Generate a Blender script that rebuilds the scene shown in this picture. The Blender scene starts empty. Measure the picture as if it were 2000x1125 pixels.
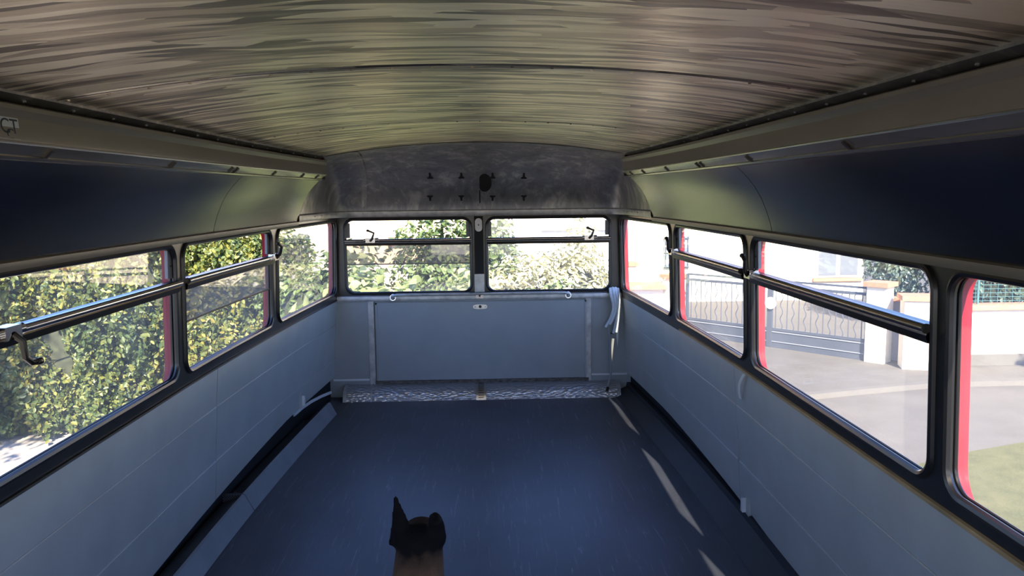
import bpy, bmesh, math, random
import numpy as np
from mathutils import Vector, Matrix

SC = bpy.context.scene
COL = SC.collection
PI = math.pi

# ------------------------------------------------------------------ camera
F_PX = 1550.0
CAM = Vector((0.09, 0.0, 1.49))


def cam_axes(yaw, pitch, roll):
    cy, sy = math.cos(yaw), math.sin(yaw)
    fwd = Vector((sy * math.cos(pitch), cy * math.cos(pitch), -math.sin(pitch)))
    r = Vector((cy, -sy, 0.0))
    u = r.cross(fwd)
    cr, sr = math.cos(roll), math.sin(roll)
    return r * cr - u * sr, u * cr + r * sr, fwd


R_, U_, F_ = cam_axes(math.radians(1.45935), math.radians(6.84243), 0.012)
cd = bpy.data.cameras.new('camera')
cd.sensor_width = 36.0
cd.lens = F_PX / 2000.0 * 36.0
cd.clip_start = 0.02
cam = bpy.data.objects.new('camera', cd)
COL.objects.link(cam)
m = Matrix((R_, U_, -F_)).transposed().to_4x4()
m.translation = CAM
cam.matrix_world = m
SC.camera = cam

# ------------------------------------------------------------------ sky, sun, exposure
SUN_DIR = Vector((-0.19, 1.35, -1.0)).normalized()      # the way the light travels
world = bpy.data.worlds.new('sky')
SC.world = world
world.use_nodes = True
wn = world.node_tree
wn.nodes.clear()
sky = wn.nodes.new('ShaderNodeTexSky')
sky.sky_type = 'NISHITA'
sky.sun_disc = False
sky.sun_elevation = math.radians(36.3)
sky.sun_rotation = PI - 0.14
sky.air_density = 1.0
sky.dust_density = 0.6
sky.ozone_density = 2.5
bg = wn.nodes.new('ShaderNodeBackground')
bg.inputs['Strength'].default_value = 0.30
wo = wn.nodes.new('ShaderNodeOutputWorld')
tint = wn.nodes.new('ShaderNodeMix')
tint.data_type = 'RGBA'
tint.blend_type = 'MULTIPLY'
tint.inputs[0].default_value = 1.0
tint.inputs[7].default_value = (0.80, 0.96, 1.40, 1)
wn.links.new(sky.outputs[0], tint.inputs[6])
wn.links.new(tint.outputs[2], bg.inputs['Color'])
wn.links.new(bg.outputs[0], wo.inputs['Surface'])

sd = bpy.data.lights.new('sun', 'SUN')
sd.energy = 14.0
sd.angle = math.radians(0.55)
sd.color = (1.0, 0.875, 0.69)
sun = bpy.data.objects.new('sun', sd)
COL.objects.link(sun)
sun.rotation_euler = SUN_DIR.to_track_quat('-Z', 'Y').to_euler()
sun.location = (2, -14, 14)

SC.view_settings.view_transform = 'Standard'
SC.view_settings.look = 'None'
SC.view_settings.gamma = 1.0
SC.view_settings.use_curve_mapping = False
SC.view_settings.exposure = 0.78

# ------------------------------------------------------------------ materials
MATS = {}


def N(t, kind, **kw):
    n = t.nodes.new(kind)
    for k, v in kw.items():
        if k in n.inputs:
            n.inputs[k].default_value = v
        else:
            setattr(n, k, v)
    return n


def mat(name, col, rough=0.5, metal=0.0, spec=0.5, var=0.0, scale=8.0, stretch=(1, 1, 1), bump=0.0, coat=0.0, detail=4.0):
    """plain painted or metal surface; var = procedural mottling of the colour"""
    m = bpy.data.materials.new(name)
    m.use_nodes = True
    t = m.node_tree
    b = t.nodes['Principled BSDF']
    b.inputs['Base Color'].default_value = (*col, 1)
    b.inputs['Roughness'].default_value = rough
    b.inputs['Metallic'].default_value = metal
    b.inputs['Specular IOR Level'].default_value = spec
    b.inputs['Coat Weight'].default_value = coat
    if var or bump:
        tc = N(t, 'ShaderNodeTexCoord')
        mp = N(t, 'ShaderNodeMapping')
        mp.inputs['Scale'].default_value = stretch
        t.links.new(tc.outputs['Object'], mp.inputs['Vector'])
        nz = N(t, 'ShaderNodeTexNoise', Scale=scale, Detail=detail, Roughness=0.6)
        t.links.new(mp.outputs[0], nz.inputs['Vector'])
        if var:
            rp = N(t, 'ShaderNodeValToRGB')
            e = rp.color_ramp.elements
            e[0].position = 0.3
            e[0].color = (*[c * (1 - var) for c in col], 1)
            e[1].position = 0.7
            e[1].color = (*[min(1, c * (1 + var)) for c in col], 1)
            t.links.new(nz.outputs['Fac'], rp.inputs['Fac'])
            t.links.new(rp.outputs['Color'], b.inputs['Base Color'])
        if bump:
            bp = N(t, 'ShaderNodeBump', Strength=bump, Distance=0.01)
            t.links.new(nz.outputs['Fac'], bp.inputs['Height'])
            t.links.new(bp.outputs[0], b.inputs['Normal'])
    MATS[name] = m
    return m


def glass_mat(name, dust, tint=(1, 1, 1), refl=1.0):
    m = bpy.data.materials.new(name)
    m.use_nodes = True
    t = m.node_tree
    t.nodes.clear()
    out = N(t, 'ShaderNodeOutputMaterial')
    tr = N(t, 'ShaderNodeBsdfTransparent', Color=(*tint, 1))
    gl = N(t, 'ShaderNodeBsdfGlossy', Roughness=0.02, Color=(refl, refl, refl, 1))
    ge = N(t, 'ShaderNodeNewGeometry')           # reflection of a thin sheet, the same from both sides
    dt = N(t, 'ShaderNodeVectorMath', operation='DOT_PRODUCT')
    t.links.new(ge.outputs['Normal'], dt.inputs[0])
    t.links.new(ge.outputs['Incoming'], dt.inputs[1])
    ab = N(t, 'ShaderNodeMath', operation='ABSOLUTE')
    t.links.new(dt.outputs['Value'], ab.inputs[0])
    om = N(t, 'ShaderNodeMath', operation='SUBTRACT')
    om.inputs[0].default_value = 1.0
    t.links.new(ab.outputs[0], om.inputs[1])
    pw = N(t, 'ShaderNodeMath', operation='POWER')
    pw.inputs[1].default_value = 5.0
    t.links.new(om.outputs[0], pw.inputs[0])
    fr = N(t, 'ShaderNodeMath', operation='MULTIPLY_ADD')
    fr.inputs[1].default_value = 0.90
    fr.inputs[2].default_value = 0.075
    t.links.new(pw.outputs[0], fr.inputs[0])
    mx = N(t, 'ShaderNodeMixShader')
    t.links.new(fr.outputs[0], mx.inputs[0])
    t.links.new(tr.outputs[0], mx.inputs[1])
    t.links.new(gl.outputs[0], mx.inputs[2])
    tl = N(t, 'ShaderNodeBsdfTranslucent', Color=(0.9, 0.86, 0.78, 1))
    df = N(t, 'ShaderNodeBsdfDiffuse', Color=(0.9, 0.86, 0.78, 1))
    dm = N(t, 'ShaderNodeMixShader')
    dm.inputs[0].default_value = 0.35
    t.links.new(tl.outputs[0], dm.inputs[1])
    t.links.new(df.outputs[0], dm.inputs[2])
    tc = N(t, 'ShaderNodeTexCoord')
    nz = N(t, 'ShaderNodeTexNoise', Scale=3.0, Detail=5.0)
    t.links.new(tc.outputs['Object'], nz.inputs['Vector'])
    mr = N(t, 'ShaderNodeMapRange')
    mr.inputs['From Min'].default_value = 0.3
    mr.inputs['From Max'].default_value = 0.7
    mr.inputs['To Min'].default_value = dust * 0.6
    mr.inputs['To Max'].default_value = dust * 1.4
    t.links.new(nz.outputs['Fac'], mr.inputs['Value'])
    m2 = N(t, 'ShaderNodeMixShader')
    t.links.new(mr.outputs[0], m2.inputs[0])
    t.links.new(mx.outputs[0], m2.inputs[1])
    t.links.new(dm.outputs[0], m2.inputs[2])
    t.links.new(m2.outputs[0], out.inputs[0])
    MATS[name] = m
    return m


def streak_mat(name, dark, mid, light, sc, stretch, metal, rough, bump, cell=0.34, fine=0.62, aniso=0.0):
    """metal sheet cleaned with a wire brush: long overlapping strokes"""
    m = bpy.data.materials.new(name)
    m.use_nodes = True
    t = m.node_tree
    b = t.nodes['Principled BSDF']
    tc = N(t, 'ShaderNodeTexCoord')
    # large warping so the strokes wander
    w = N(t, 'ShaderNodeTexNoise', Scale=1.7, Detail=2.0)
    t.links.new(tc.outputs['Object'], w.inputs['Vector'])
    vm = N(t, 'ShaderNodeVectorMath', operation='MULTIPLY_ADD')
    vm.inputs[1].default_value = (0.25, 0.12, 0.1)
    t.links.new(w.outputs['Color'], vm.inputs[0])
    t.links.new(tc.outputs['Object'], vm.inputs[2])
    mp = N(t, 'ShaderNodeMapping')
    mp.inputs['Scale'].default_value = stretch
    t.links.new(vm.outputs[0], mp.inputs['Vector'])
    v = N(t, 'ShaderNodeTexVoronoi', Scale=sc, Randomness=1.0)
    t.links.new(mp.outputs[0], v.inputs['Vector'])
    n1 = N(t, 'ShaderNodeTexNoise', Scale=sc * 1.1, Detail=6.0, Roughness=0.65, Distortion=0.6)
    t.links.new(mp.outputs[0], n1.inputs['Vector'])
    n2 = N(t, 'ShaderNodeTexNoise', Scale=sc * 0.35, Detail=3.0)
    t.links.new(mp.outputs[0], n2.inputs['Vector'])
    sv = N(t, 'ShaderNodeSeparateColor')
    t.links.new(v.outputs['Color'], sv.inputs[0])
    a = N(t, 'ShaderNodeMath', operation='MULTIPLY_ADD')
    a.inputs[1].default_value = cell
    t.links.new(sv.outputs[0], a.inputs[0])
    a2 = N(t, 'ShaderNodeMath', operation='MULTIPLY')
    a2.inputs[1].default_value = fine
    t.links.new(n1.outputs['Fac'], a2.inputs[0])
    t.links.new(a2.outputs[0], a.inputs[2])
    a3 = N(t, 'ShaderNodeMath', operation='MULTIPLY_ADD')
    a3.inputs[1].default_value = 0.55
    t.links.new(n2.outputs['Fac'], a3.inputs[0])
    t.links.new(a.outputs[0], a3.inputs[2])
    rp = N(t, 'ShaderNodeValToRGB')
    rp.color_ramp.interpolation = 'EASE'
    e = rp.color_ramp.elements
    e[0].position = 0.08 + fine * .5 + cell * .32
    e[0].color = (*dark, 1)
    e[1].position = 0.46 + fine * .5 + cell * .72
    e[1].color = (*light, 1)
    k = e.new(0.24 + fine * .5 + cell * .5)
    k.color = (*mid, 1)
    t.links.new(a3.outputs[0], rp.inputs['Fac'])
    t.links.new(rp.outputs['Color'], b.inputs['Base Color'])
    b.inputs['Metallic'].default_value = metal
    b.inputs['Roughness'].default_value = rough
    if aniso:                                   # brush marks run across the bus
        b.inputs['Anisotropic'].default_value = aniso
        cv = N(t, 'ShaderNodeCombineXYZ')
        cv.inputs[0].default_value = 1.0
        t.links.new(cv.outputs[0], b.inputs['Tangent'])
    bp = N(t, 'ShaderNodeBump', Strength=bump, Distance=0.006)
    t.links.new(a3.outputs[0], bp.inputs['Height'])
    t.links.new(bp.outputs[0], b.inputs['Normal'])
    MATS[name] = m
    return m


def leaf_mat(name, cols, trans=0.35, patch=0.9):
    """leaves: hue differs from leaf to leaf (leaf_tint) and in patches of the plant"""
    m = bpy.data.materials.new(name)
    m.use_nodes = True
    t = m.node_tree
    t.nodes.clear()
    out = N(t, 'ShaderNodeOutputMaterial')
    at = N(t, 'ShaderNodeAttribute', attribute_name='leaf_tint')
    ge = N(t, 'ShaderNodeNewGeometry')
    nz = N(t, 'ShaderNodeTexNoise', Scale=patch, Detail=3.0)
    t.links.new(ge.outputs['Position'], nz.inputs['Vector'])
    mr = N(t, 'ShaderNodeMapRange')
    mr.inputs['From Min'].default_value = 0.32
    mr.inputs['From Max'].default_value = 0.68
    t.links.new(nz.outputs['Fac'], mr.inputs['Value'])
    a = N(t, 'ShaderNodeMath', operation='MULTIPLY_ADD')
    a.inputs[1].default_value = 0.55
    b_ = N(t, 'ShaderNodeMath', operation='MULTIPLY')
    b_.inputs[1].default_value = 0.45
    t.links.new(mr.outputs[0], b_.inputs[0])
    t.links.new(at.outputs['Fac'], a.inputs[0])
    t.links.new(b_.outputs[0], a.inputs[2])
    rp = N(t, 'ShaderNodeValToRGB')
    e = rp.color_ramp.elements
    e[0].position = 0.0
    e[0].color = (*cols[0], 1)
    e[1].position = 1.0
    e[1].color = (*cols[-1], 1)
    for i, c in enumerate(cols[1:-1]):
        k = e.new((i + 1) / (len(cols) - 1))
        k.color = (*c, 1)
    t.links.new(a.outputs[0], rp.inputs['Fac'])
    p = N(t, 'ShaderNodeBsdfPrincipled', Roughness=0.45)
    t.links.new(rp.outputs['Color'], p.inputs['Base Color'])
    tl = N(t, 'ShaderNodeBsdfTranslucent')
    t.links.new(rp.outputs['Color'], tl.inputs['Color'])
    mx = N(t, 'ShaderNodeMixShader')
    mx.inputs[0].default_value = trans
    t.links.new(p.outputs[0], mx.inputs[1])
    t.links.new(tl.outputs[0], mx.inputs[2])
    t.links.new(mx.outputs[0], out.inputs[0])
    MATS[name] = m
    return m


mat('panel_paint', (0.43, 0.435, 0.415), 0.42, var=0.07, scale=5, bump=0.03)
mat('door_paint', (0.31, 0.325, 0.325), 0.45, var=0.06, scale=4)
mat('cream_paint', (0.24, 0.215, 0.165), 0.4, var=0.10, scale=6, stretch=(1, .2, 1))
mat('pillar_paint', (0.024, 0.023, 0.023), 0.30, metal=0.15, var=0.2, scale=14)
mat('rubber', (0.012, 0.012, 0.014), 0.3, spec=0.6)
mat('gap_black', (0.006, 0.006, 0.007), 0.8)
mat('red_paint', (0.20, 0.004, 0.012), 0.6, spec=0.2)
mat('aluminium', (0.55, 0.55, 0.53), 0.28, metal=1.0, var=0.15, scale=20, stretch=(1, .15, 1))
mat('dull_metal', (0.42, 0.42, 0.41), 0.42, metal=0.5, var=0.25, scale=18)
mat('strip_metal', (0.30, 0.28, 0.24), 0.2, metal=0.6)
mat('rail_metal', (0.26, 0.24, 0.22), 0.25, metal=1.0)
mat('plate_grey', (0.13, 0.135, 0.145), 0.45, metal=0.3)
mat('chrome', (0.52, 0.51, 0.51), 0.16, metal=1.0)
mat('dark_metal', (0.06, 0.055, 0.05), 0.35, metal=0.8)
mat('white_plastic', (0.72, 0.72, 0.70), 0.45)
mat('pale_cable', (0.60, 0.66, 0.72), 0.5, var=0.08, scale=40)
mat('black_plastic', (0.012, 0.012, 0.012), 0.5)
mat('grey_hose', (0.30, 0.32, 0.33), 0.5)
mat('raw_wood', (0.40, 0.27, 0.13), 0.6, var=0.35, scale=10, stretch=(4, .6, 4))
mat('strip_white', (0.66, 0.66, 0.66), 0.5)
glass_mat('pane_left', 0.08)
glass_mat('pane_right', 0.10)
glass_mat('pane_rear', 0.12)
glass_mat('pane_double', 0.10, tint=(0.42, 0.39, 0.36), refl=1.0)


# ------------------------------------------------------------------ mesh builder
class MB:
    def __init__(self):
        self.v, self.f, self.mi = [], [], []

    def add(self, vs, fs, mi=0):
        o = len(self.v)
        self.v += [tuple(p) for p in vs]
        for f in fs:
            self.f.append(tuple(i + o for i in f))
            self.mi.append(mi)

    def grid(self, rows, mi=0, closed=False):
        nr, nc = len(rows), len(rows[0])
        vs = [p for r in rows for p in r]
        fs = []
        for i in range(nr - 1):
            for j in range(nc if closed else nc - 1):
                k = (j + 1) % nc
                fs.append((i * nc + j, i * nc + k, (i + 1) * nc + k, (i + 1) * nc + j))
        self.add(vs, fs, mi)

    def box(self, lo, hi, mi=0):
        x0, y0, z0 = lo
        x1, y1, z1 = hi
        self.add([(x0, y0, z0), (x1, y0, z0), (x1, y1, z0), (x0, y1, z0), (x0, y0, z1), (x1, y0, z1), (x1, y1, z1), (x0, y1, z1)],
                 [(0, 3, 2, 1), (4, 5, 6, 7), (0, 1, 5, 4), (1, 2, 6, 5), (2, 3, 7, 6), (3, 0, 4, 7)], mi)

    def obox(self, c, ax, ay, az, mi=0):
        """box about c with half-axis vectors"""
        c, ax, ay, az = map(Vector, (c, ax, ay, az))
        vs = [c + ax * i + ay * j + az * k for k in (-1, 1) for j in (-1, 1) for i in (-1, 1)]
        self.add(vs, [(0, 2, 3, 1), (4, 5, 7, 6), (0, 1, 5, 4), (1, 3, 7, 5), (3, 2, 6, 7), (2, 0, 4, 6)], mi)

    def tube(self, pts, r, n=10, mi=0, closed=False, caps=True, flat=1.0):
        pts = [Vector(p) for p in pts]
        L = len(pts)
        rs = r if isinstance(r, (list, tuple)) else [r] * L
        rings = []
        prev = None
        for i, p in enumerate(pts):
            if closed:
                d = pts[(i + 1) % L] - pts[i - 1]
            else:
                d = pts[min(i + 1, L - 1)] - pts[max(i - 1, 0)]
            d.normalize()
            if prev is None:
                a = Vector((0, 0, 1)) if abs(d.z) < 0.9 else Vector((1, 0, 0))
                u = d.cross(a).normalized()
            else:
                u = (prev - d * prev.dot(d)).normalized()
            w = d.cross(u)
            prev = u
            rings.append([p + (u * math.cos(2 * PI * k / n) + w * math.sin(2 * PI * k / n) * flat) * rs[i] for k in range(n)])
        if closed:
            rings.append(rings[0])
        self.grid(rings, mi, closed=True)
        if caps and not closed:
            o = len(self.v)
            self.add(rings[0], [tuple(reversed(range(n)))], mi)
            self.add(rings[-1], [tuple(range(n))], mi)

    def fan(self, loop, mi=0):
        c = sum((Vector(p) for p in loop), Vector()) / len(loop)
        n = len(loop)
        self.add([c] + list(loop), [(0, i + 1, (i + 1) % n + 1) for i in range(n)], mi)

    def prism(self, loop, d, mi=0):
        """closed loop of points pushed along d"""
        d = Vector(d)
        a = [Vector(p) for p in loop]
        b = [p + d for p in a]
        n = len(a)
        self.add(a + b, [tuple(reversed(range(n))), tuple(range(n, 2 * n))] + [(i, (i + 1) % n, n + (i + 1) % n, n + i) for i in range(n)], mi)

    def build(self, name, mats, parent=None, smooth=0.6, origin=None):
        if not isinstance(mats, (list, tuple)):
            mats = [mats]
        o0 = Vector(origin) if origin is not None else Vector()
        me = bpy.data.meshes.new(name)
        me.from_pydata([tuple(Vector(p) - o0) for p in self.v], [], self.f)
        for mm in mats:
            me.materials.append(MATS[mm] if isinstance(mm, str) else mm)
        for p, i in zip(me.polygons, self.mi):
            p.material_index = i
        bm = bmesh.new()
        bm.from_mesh(me)
        bmesh.ops.remove_doubles(bm, verts=bm.verts, dist=1e-5)
        bmesh.ops.recalc_face_normals(bm, faces=bm.faces)
        if smooth:
            for f in bm.faces:
                f.smooth = True
            for e in bm.edges:
                if len(e.link_faces) == 2 and e.calc_face_angle(0) > smooth:
                    e.smooth = False
        bm.to_mesh(me)
        bm.free()
        o = bpy.data.objects.new(name, me)
        COL.objects.link(o)
        o.location = o0
        if parent:
            o.parent = parent
            if origin is None:
                o.matrix_parent_inverse = parent.matrix_world.inverted() if False else Matrix.Translation(-parent.location)
            else:
                o.location = o0 - parent.location
        return o


def struct(o, label=None):
    o['kind'] = 'structure'
    if label:
        o['label'] = label
    return o


def tag(o, label, cat, group=None, kind=None):
    o['label'] = label
    o['category'] = cat
    if group:
        o['group'] = group
    if kind:
        o['kind'] = kind
    return o


def empty(name, loc):
    o = bpy.data.objects.new(name, None)
    o.empty_display_size = 0.1
    o.location = loc
    COL.objects.link(o)
    return o


# ------------------------------------------------------------------ the bus body: cross-section
YB = 5.78          # rear wall
YF = -2.25         # front wall
HW = 1.155         # half width at the sill
ZS, ZC = 0.722, 1.325


def tap(y):
    s = max(0.0, (y - 3.2) / (YB - 3.2))
    return 0.113 * s ** 1.6


def interp(x, xs, ys):
    if x <= xs[0]:
        return ys[0]
    for i in range(len(xs) - 1):
        if x <= xs[i + 1]:
            return ys[i] + (ys[i + 1] - ys[i]) * (x - xs[i]) / (xs[i + 1] - xs[i])
    return ys[-1]


def off(z):
    return interp(z, [0.0, 0.14, 0.72, 1.327], [0.06, 0.05, 0.0, -0.018])


def PS(s, y, z, o=0.0):
    return Vector((s * (HW + off(z) - tap(y) + o), y, z))


def ys_between(a, b, step=0.2):
    n = max(1, int(math.ceil((b - a) / step)))
    return [a + (b - a) * i / n for i in range(n + 1)]


def side_extrude(mb, s, prof, ya, yb, mi=0, closed=False, caps=False):
    """prof: list of (x from centre before taper, z) swept along y"""
    rows = []
    for y in ys_between(ya, yb):
        rows.append([Vector((s * (x - tap(y)), y, z)) for x, z in prof])
    mb.grid(rows, mi, closed=closed)
    if caps:
        n = len(prof)
        mb.add(rows[0], [tuple(range(n))], mi)
        mb.add(rows[-1], [tuple(reversed(range(n)))], mi)


def rloop(a0, a1, b0, b1, r, na=8, ne=6):
    """rounded rectangle in (a,b), counter-clockwise; also gives the matching outer-rectangle parameter"""
    pts = []
    cs = [(a1 - r, b0 + r, -PI / 2), (a1 - r, b1 - r, 0), (a0 + r, b1 - r, PI / 2), (a0 + r, b0 + r, PI)]
    for i, (ca, cb, t0) in enumerate(cs):
        for k in range(na + 1):
            t = t0 + PI / 2 * k / na
            pts.append((ca + r * math.cos(t), cb + r * math.sin(t), i, k / na))
        na_, nb_ = cs[(i + 1) % 4][:2]
        t = t0 + PI / 2
        p0 = (ca + r * math.cos(t), cb + r * math.sin(t))
        p1 = (na_ + r * math.cos(t), nb_ + r * math.sin(t))
        for k in range(1, ne):
            pts.append((p0[0] + (p1[0] - p0[0]) * k / ne, p0[1] + (p1[1] - p0[1]) * k / ne, i, 2.0))
    return pts


def outer_of(pts, A0, A1, B0, B1):
    out = []
    for a, b, i, k in pts:
        corner = [(A1, B0), (A1, B1), (A0, B1), (A0, B0)][i]
        if k == 2.0:
            side = i
            out.append([(A1, b), (a, B1), (A0, b), (a, B0)][side])
        else:
            # first half of the arc lies on the previous side, second half on the next one
            prev = [(a, B0), (A1, b), (a, B1), (A0, b)][i]
            nxt = [(A1, b), (a, B1), (A0, b), (a, B0)][i]
            if abs(k - 0.5) < 1e-6:
                out.append(corner)
            elif k < 0.5:
                w = (k / 0.5) ** 1.0
                out.append((prev[0] + (corner[0] - prev[0]) * w, prev[1] + (corner[1] - prev[1]) * w))
            else:
                w = (1 - k) / 0.5
                out.append((nxt[0] + (corner[0] - nxt[0]) * w, nxt[1] + (corner[1] - nxt[1]) * w))
    return out


def window_panel(mb, fn, rect, hole, r, og=0.022, oo=0.050):
    """wall bay with a rounded opening: inner face (0), inner reveal (1 rubber), outer reveal and skin (2 red)"""
    L = rloop(*hole, r)
    O = outer_of(L, *rect)
    i0 = [fn(a, b, 0) for a, b in O]
    i1 = [fn(p[0], p[1], 0) for p in L]
    g = [fn(p[0], p[1], og) for p in L]
    zlo = hole[2]                                # the outer sill falls away from the glass
    e1 = [fn(p[0], p[1] - .024 * max(0.0, 1 - (p[1] - zlo) / .05), oo) for p in L]
    e0 = [fn(a, b, oo) for a, b in O]
    mb.grid([i0, i1], 0, closed=True)
    mb.grid([i1, g], 1, closed=True)
    mb.grid([g, e1], 2, closed=True)
    mb.grid([e1, e0], 2, closed=True)
    return L


def clip(poly, lo, hi):
    def half(ps, f):
        out = []
        for i in range(len(ps)):
            p, q = ps[i], ps[(i + 1) % len(ps)]
            fp, fq = f(p), f(q)
            if fp >= 0:
                out.append(p)
            if fp * fq < 0:
                w = fp / (fp - fq)
                out.append((p[0] + (q[0] - p[0]) * w, p[1] + (q[1] - p[1]) * w))
        return out
    ps = [(p[0], p[1]) for p in poly]
    ps = half(ps, lambda p: p[1] - lo)
    return half(ps, lambda p: hi - p[1])


def pane_mesh(fn, poly, o):
    mb = MB()
    a = [fn(p[0], p[1], o) for p in poly]
    mb.fan(a)
    return mb


ZR = 1.157                      # height of the opening rail


def window_parts(idx, fn, hole, r, glass, opening=None, crank_at=None, lab=''):
    """frame beads, panes, rail, crank of one window; fn(a, b, outward)"""
    root = struct(empty('window_%d' % idx, fn((hole[0] + hole[1]) / 2, hole[2], 0)))
    if lab:
        root['label'] = lab
    L = rloop(*hole, r)
    mb = MB()
    mb.tube([fn(p[0], p[1], 0.0) for p in L], 0.0115, 8, closed=True)
    Li = rloop(hole[0] + .003, hole[1] - .003, hole[2] + .004, hole[3] - .004, r - .004)
    mb.tube([fn(p[0], p[1], 0.018) for p in Li], 0.0055, 8, closed=True)
    mb.build('frame', 'rubber', root)
    if opening is None:
        pane_mesh(fn, clip(L, -9, 9), 0.022).build('pane', glass, root, smooth=0)
        return root
    pane_mesh(fn, clip(L, -9, 1.135), 0.022).build('pane', glass, root, smooth=0)
    a0, a1 = hole[0], hole[1]
    if opening == 'open':
        z0, z1 = 0.988, 1.150
        o_ = 0.012
        p = [(a0 + .012, z0), (a1 - .012, z0), (a1 - .012, z1), (a0 + .012, z1)]
        poly = []
        for i in range(4):
            q, w = p[i], p[(i + 1) % 4]
            poly += [(q[0] + (w[0] - q[0]) * k / 6, q[1] + (w[1] - q[1]) * k / 6) for k in range(6)]
        pn = pane_mesh(fn, poly, o_).build('lowered_pane', 'pane_double', root, smooth=0)
        eb = MB()
        eb.tube([fn(a0 + .012 + (a1 - a0 - .024) * k / 10, z0 - .004, o_) for k in range(11)], 0.005, 6)
        eb.build('pane_edge', 'cream_paint', pn).parent = pn
    else:
        pane_mesh(fn, clip(L, 1.13, 9), 0.014).build('vent_pane', glass, root, smooth=0)
    # rail: round chrome grip over a dark channel
    rb = MB()
    n = 12
    rb.tube([fn(a0 + (a1 - a0) * k / n, ZR, -0.020) for k in range(n + 1)], 0.0125, 12)
    rb.build('rail', 'chrome' if lab.startswith('left') else 'rail_metal', root)
    cb = MB()
    for k in range(n):
        q0, q1 = a0 + (a1 - a0) * k / n, a0 + (a1 - a0) * (k + 1) / n
        pr = lambda q: [fn(q, ZR - .012, -.022), fn(q, ZR - .036, -.016), fn(q, ZR - .036, .020), fn(q, ZR + .008, .020), fn(q, ZR + .008, -.008)]
        cb.grid([pr(q0), pr(q1)], 0, closed=True)
    cb.build('rail_channel', 'dark_metal', root)
    lip = MB()
    lip.tube([fn(a0 + (a1 - a0) * k / n, ZR - .014, -.021) for k in range(n + 1)], 0.0028, 6)
    lip.build('rail_lip', 'raw_wood' if lab.startswith('left') else 'dull_metal', root)
    # guide plates in the upper jambs
    for a, sgn in ((a0, 1), (a1, -1)):
        gb = MB()
        x0 = a + sgn * .004
        loop = [fn(x0, ZR + .02, .004), fn(x0 + sgn * .030, ZR + .02, .012), fn(x0 + sgn * .030, 1.285, .012), fn(x0, 1.285, .004)]
        d = fn(x0, 1.2, .012) - fn(x0, 1.2, .0)
        gb.prism(loop, d)
        gp = gb.build('guide_plate', 'plate_grey', root)
        sb = MB()
        c = fn(x0 + sgn * .015, 1.225, .003)
        sb.tube([c, fn(x0 + sgn * .015, 1.225, .008)], .003, 8)
        sb.build('screw', 'dark_metal', gp).parent = gp
    if crank_at is not None:
        a, sgn, drop = crank_at
        kb = MB()
        kb.obox(fn(a, ZR + .004, -.03), (fn(a + .034, ZR, -.03) - fn(a, ZR, -.03)), Vector((0, 0, .017)), (fn(a, ZR, -.048) - fn(a, ZR, -.03)))
        kb.tube([fn(a - .05, ZR + .006, -.03), fn(a + .05, ZR + .006, -.03)], .011, 12)
        kb.tube([fn(a + sgn * .035, ZR + .006, -.03), fn(a + sgn * .058, ZR + .006, -.03)], .016, 12)
        br = kb.build('crank_bracket', 'chrome', root)
        hb = MB()
        if drop:
            pts = [fn(a, ZR, -.045), fn(a + .01, ZR - .02, -.062), fn(a + .012, ZR - .062, -.066), fn(a + .03, ZR - .078, -.07), fn(a + .055, ZR - .080, -.074)]
        else:
            pts = [fn(a, ZR, -.045), fn(a + sgn * .016, ZR + .02, -.060), fn(a + sgn * .03, ZR + .058, -.064), fn(a - sgn * .014, ZR + .076, -.06)]
        hb.tube(pts, [.009, .009, .008, .008, .008][:len(pts)], 10)
        h = hb.build('crank_handle', 'dark_metal', br)
        h.parent = br
        nb = MB()
        e = pts[-1]
        nb.tube([e - Vector((0, .012, .004)), e - Vector((0, .006, 0)), e + Vector((0, .006, 0)), e + Vector((0, .012, .004))], [.005, .010, .010, .005], 10)
        nb.build('crank_knob', 'dark_metal', br).parent = br
    return root


# ------------------------------------------------------------------ side walls
HOLE_Z = (0.778, 1.303)
_B0 = [(YF, -1.0, -2.10, -1.08), (-1.0, 0.36, -0.92, 0.285)]
BAYS_OF = {-1: _B0 + [(0.36, 1.795, 0.435, 1.745), (1.795, 3.140, 1.845, 3.102), (3.140, 4.403, 3.180, 4.355), (4.403, YB, 4.452, 5.738)],
           1: _B0 + [(0.36, 1.805, 0.435, 1.772), (1.805, 3.202, 1.838, 3.160), (3.202, 4.415, 3.244, 4.370), (4.415, YB, 4.462, 5.738)]}

mat('cove_satin', (0.008, 0.008, 0.008), 0.23, bump=0.010, scale=5)
MATS['cove_satin'].node_tree.nodes['Principled BSDF'].inputs['IOR'].default_value = 1.85

COVE = [(1.137, 1.325), (1.128, 1.365), (1.113, 1.41), (1.092, 1.458), (1.066, 1.502), (1.034, 1.540), (1.008, 1.566), (.985, 1.586)]


def zb_panel(y):
    return interp(y, [2.8, 4.7], [0.064, 0.147])


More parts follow.
